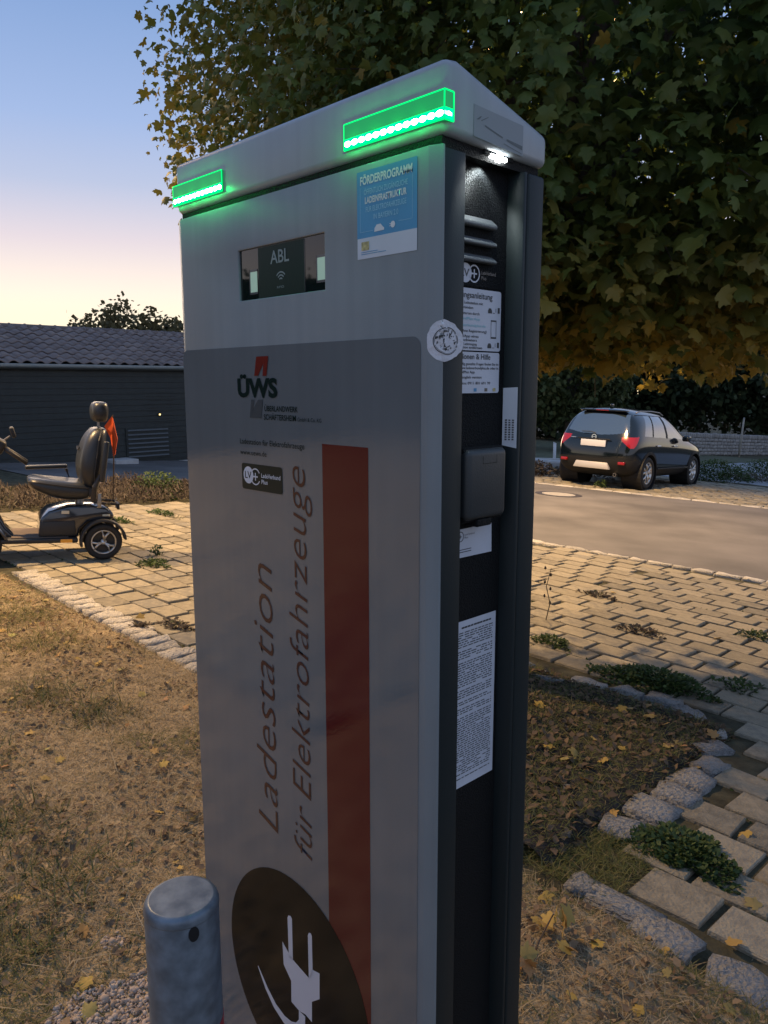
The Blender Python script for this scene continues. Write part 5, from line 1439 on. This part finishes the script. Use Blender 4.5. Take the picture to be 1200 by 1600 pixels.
# weeds: each clump a plant of its own
def weed(label, x, y, rx, ry, h, n, leaf, m_=M_weed, name='weed_clump', zoff=0.0, group=None, stems=6):
    z = gzf(x, y) + zoff
    t = thing(name, (x, y, z), ANG, label, 'plant', group)
    th = g.uniform(0, 6.28, n); r_ = np.sqrt(g.random(n))*(1 + .30*np.sin(3*th + x*9) + .18*np.sin(7*th + y*5))
    P = np.stack([rx*r_*np.cos(th), ry*r_*np.sin(th), h*np.clip(1-r_**2*.6, .12, 1)*g.random(n)**.8], 1)
    rot = rot_euler(g.normal(.35,.45,n), g.normal(size=n)*.45, th - np.pi/2 + g.normal(size=n)*.9)
    me = bake('foliage', np.array([(0,0,0),(.34,.42,.05),(.2,.85,0),(0,1,-.05),(-.2,.85,0),(-.34,.42,.05)]), np.array([(0,1,2),(0,2,3),(0,3,4),(0,4,5)]), P, rot, g.uniform(.6,1.2,n)*leaf, np.clip(g.random(n)*.75 + .35*P[:,2]/max(h,.01), 0, 1))
    me.materials.append(m_); o = put('foliage', me, t); o['kind'] = 'stuff'
    s_ = MB()
    for k in range(stems):
        a_ = g.uniform(0, 6.28); e_ = Vector((rx*.7*math.cos(a_), ry*.7*math.sin(a_), h*.8)); s_.tube([(0,0,-.02), e_*.5, e_], [.004,.003,.0015], 4)
    s_.build('stems', m_, t)
    return t
weed('bright green weed clump beside the tree pit border and paving', 1.50, 4.02, .24, .15, .09, 2600, .022)
weed('dark green weed mat where the pit stones meet the paving', 1.00, 2.38, .17, .12, .05, 2400, .020)
weed('yellowish green weed tuft in front of the bright green clump', 1.30, 4.12, .16, .10, .05, 420, .028)
weed('small green weed in the paving right beside the charging column', 1.06, 4.68, .12, .08, .05, 380, .026)
weed('flat weed in the paving to the right of the scooter wheel', -1.92, 6.27, .14, .12, .05, 330, .026)
weed('upright seedling behind the flat weed near the scooter wheel', -2.0, 6.62, .05, .05, .12, 90, .026)
weed('long low weed in the rear paving rows near the dry bed', -2.62, 8.95, .30, .08, .05, 300, .03)
weed('low weed near the paving edge behind the scooter', -2.88, 8.3, .20, .06, .04, 200, .03)
weed('small weed in the last paving row half hidden by the charging column', -2.15, 9.1, .14, .06, .05, 160, .03)
weed('brown withered weed lying across the left paving', -1.30, 4.62, .14, .06, .03, 160, .03, M_dryweed)
weed('withered weed near the granite edging of the left paving', -1.50, 4.55, .07, .05, .03, 90, .03, M_dryweed)
weed('dry weed in the middle of the right paving', 1.75, 5.05, .16, .08, .04, 200, .028, M_dryweed)
weed('reddish dry weed lying on the right paving', 1.72, 6.05, .18, .07, .03, 160, .03, M_dryweed)
weed('green weed in a joint of the right paving', 2.55, 5.1, .10, .07, .05, 160, .026)
weed('small plant between the pavers near the frame of the pit', 1.95, 4.05, .12, .09, .05, 160, .026)
# tall thin weed stalk at the column's right edge
tw_ = thing('weed_stalk', (1.13, 5.22, gzf(1.13, 5.22)), 0, 'thin dark weed stalk with seed heads standing in the paving', 'plant')
MB().tube([(0,0,-.02),(.03,0,.13),(.0,.0,.25),(.03,0,.38)], [.004,.0035,.003,.002], 5).build('stem', M_dryweed, tw_)
for k in range(6):
    zz = .12 + .05*k; s_ = (-1)**k
    MB().lathe([(0,0),(.009,.008),(.006,.02),(0,.028)], 6, Matrix.Translation((.02*s_ + .01, .005, zz))).build('seed_head', M_dryweed, tw_)
# dry planted strip behind the scooter
X, Y, A, B = scatter(-10.6, -8.98, .8, 9.0, 30000)
n = len(X); hgt = .05 + .27*vnoise(X, Y, .45)*np.clip((-8.9 - A)/.5, .2, 1)*np.clip((A + 10.7)/.6, .3, 1)
P = np.stack([X, Y, gz(X, Y) + hgt*g.random(n)**.7], 1)
rot = rot_euler(g.normal(1.0,.5,n), g.normal(size=n)*.5, g.uniform(0,6.28,n))
me = bake('dry_bed', np.array([(-.12,0,0),(.12,0,0),(.1,.6,.05),(0,1,0)]), np.array([(0,1,2,3)]), P, rot, g.uniform(.03,.09,n), g.random(n)**.8*.8 + .2*(vnoise(X+3, Y, 1.1) > .62)); me.materials.append(M_dryweed)
tag(put('dry_bed', me), 'strip of brown withered shrubs behind the scooter', None, None, 'stuff')
weed('green bush at the end of the dry strip beside the column', -3.15, 10.6, .45, .35, .35, 1500, .04, name='bush')
weed('large grey green bush at the front of the parked car', 8.35, 19.3, .75, .5, .55, 3500, .05, name='bush', stems=10)
weed('grey green bush on the verge right of the parked car', 10.4, 20.6, 1.0, .6, .60, 4000, .05, name='bush', stems=10)
weed('low brown weeds between the two bushes', 9.3, 19.9, .8, .3, .22, 1200, .045, M_dryweed)
weed('dry weeds in front of the low kerb wall', 3.55, 17.9, .55, .3, .38, 700, .07, M_dryweed)
weed('brown weeds along the kerb wall beside the car', 4.5, 18.4, .9, .25, .2, 600, .07, M_dryweed)
weed('small weed under the rear of the parked car', 4.45, 15.7, .12, .12, .16, 90, .05)

# fallen maple leaves
fl_me = []
for k in range(6):
    tvv, tff = leaf_template(random.uniform(-.35,.35), random.uniform(-.3,.5)); m2 = np_mesh('fallen_leaf', (tvv - np.array([0,.4,0])) + g.normal(size=tvv.shape)*.02, tff, np.full(len(tvv), 0.0)); m2.materials.append(M_yleaf); fl_me.append(m2)
def fallen(x, y, z, s, label, group):
    o = put('fallen_leaf', random.choice(fl_me)); o.location = (x, y, z + .012)
    o.rotation_euler = (random.gauss(0,.35), random.gauss(0,.35), random.uniform(0,6.28)); o.scale = (s, s, s)
    return tag(o, label, 'leaf', group)
cnt = 0
while cnt < 75:
    a = random.uniform(-5.9, -.3); b = random.uniform(.3, 2.0); x, y = XY(a, b)
    px, py, d = project(x, y, gzf(x, y))
    if not (0 < px < 1200 and py < 1600) or (305 < px < 815) or bool(in_station(np.array(x), np.array(y))): continue
    fallen(x, y, float(lawn_top(x, y)), random.uniform(.017,.044), 'dry yellow maple leaf fallen on the lawn', 'leaves fallen on the lawn'); cnt += 1
for k in range(34):
    a = random.uniform(-2.6, -1.2); b = random.uniform(2.05, 3.6); x, y = XY(a, b)
    fallen(x, y, float(pit_z(np.array(x), np.array(y), np.array(a), np.array(b))), random.uniform(.025,.06), 'withered maple leaf lying in the tree pit', 'leaves fallen in the tree pit')
for x, y in ((-1.55,4.72),(-1.10,4.55),(-1.62,5.3),(1.42,4.35),(1.55,4.08),(1.70,4.15),(2.25,5.0),(2.6,4.9),(1.9,6.2),(1.28,2.52),(1.12,2.12),(.98,1.93),(1.30,3.02),(2.9,5.6)):
    fallen(x, y, gzf(x, y), random.uniform(.04,.07), 'yellow maple leaf fallen on the paving', 'leaves fallen on the paving')
# broken maple twig with yellow leaves
bt = thing('maple_twig', (.40, 1.80, float(lawn_top(.40, 1.80))), 0, 'broken twig with a bunch of golden maple leaves on the grass', 'twig')
MB().tube([(-.05,-.10,.02),(.0,.0,.045),(.06,.10,.05)], [.003,.0028,.002], 5).build('stem', M_litter, bt)
for k in range(16):
    o = put('leaf', random.choice(fl_me), bt); t_ = random.random()
    o.location = (-.06 + .13*t_ + random.gauss(0,.035), -.09 + .20*t_ + random.gauss(0,.03), .025 + random.random()*.04)
    o.rotation_euler = (random.gauss(0,.7), random.gauss(0,.7), random.uniform(0,6.28)); s = random.uniform(.028,.05); o.scale = (s, s, s)
# stray pebbles in the pit
for k, (x, y) in enumerate(((.52,2.55),(.70,2.75),(.62,2.43),(.95,3.05))):
    o = put('pebble', SM[k]); o.location = (x, y, gzf(x, y) + .022); o.scale = (.035,.026,.022); o.rotation_euler = (0,0,k*1.3)
    tag(o, 'pale pebble lying in the dark tree pit', 'pebble', 'pebbles in the tree pit')
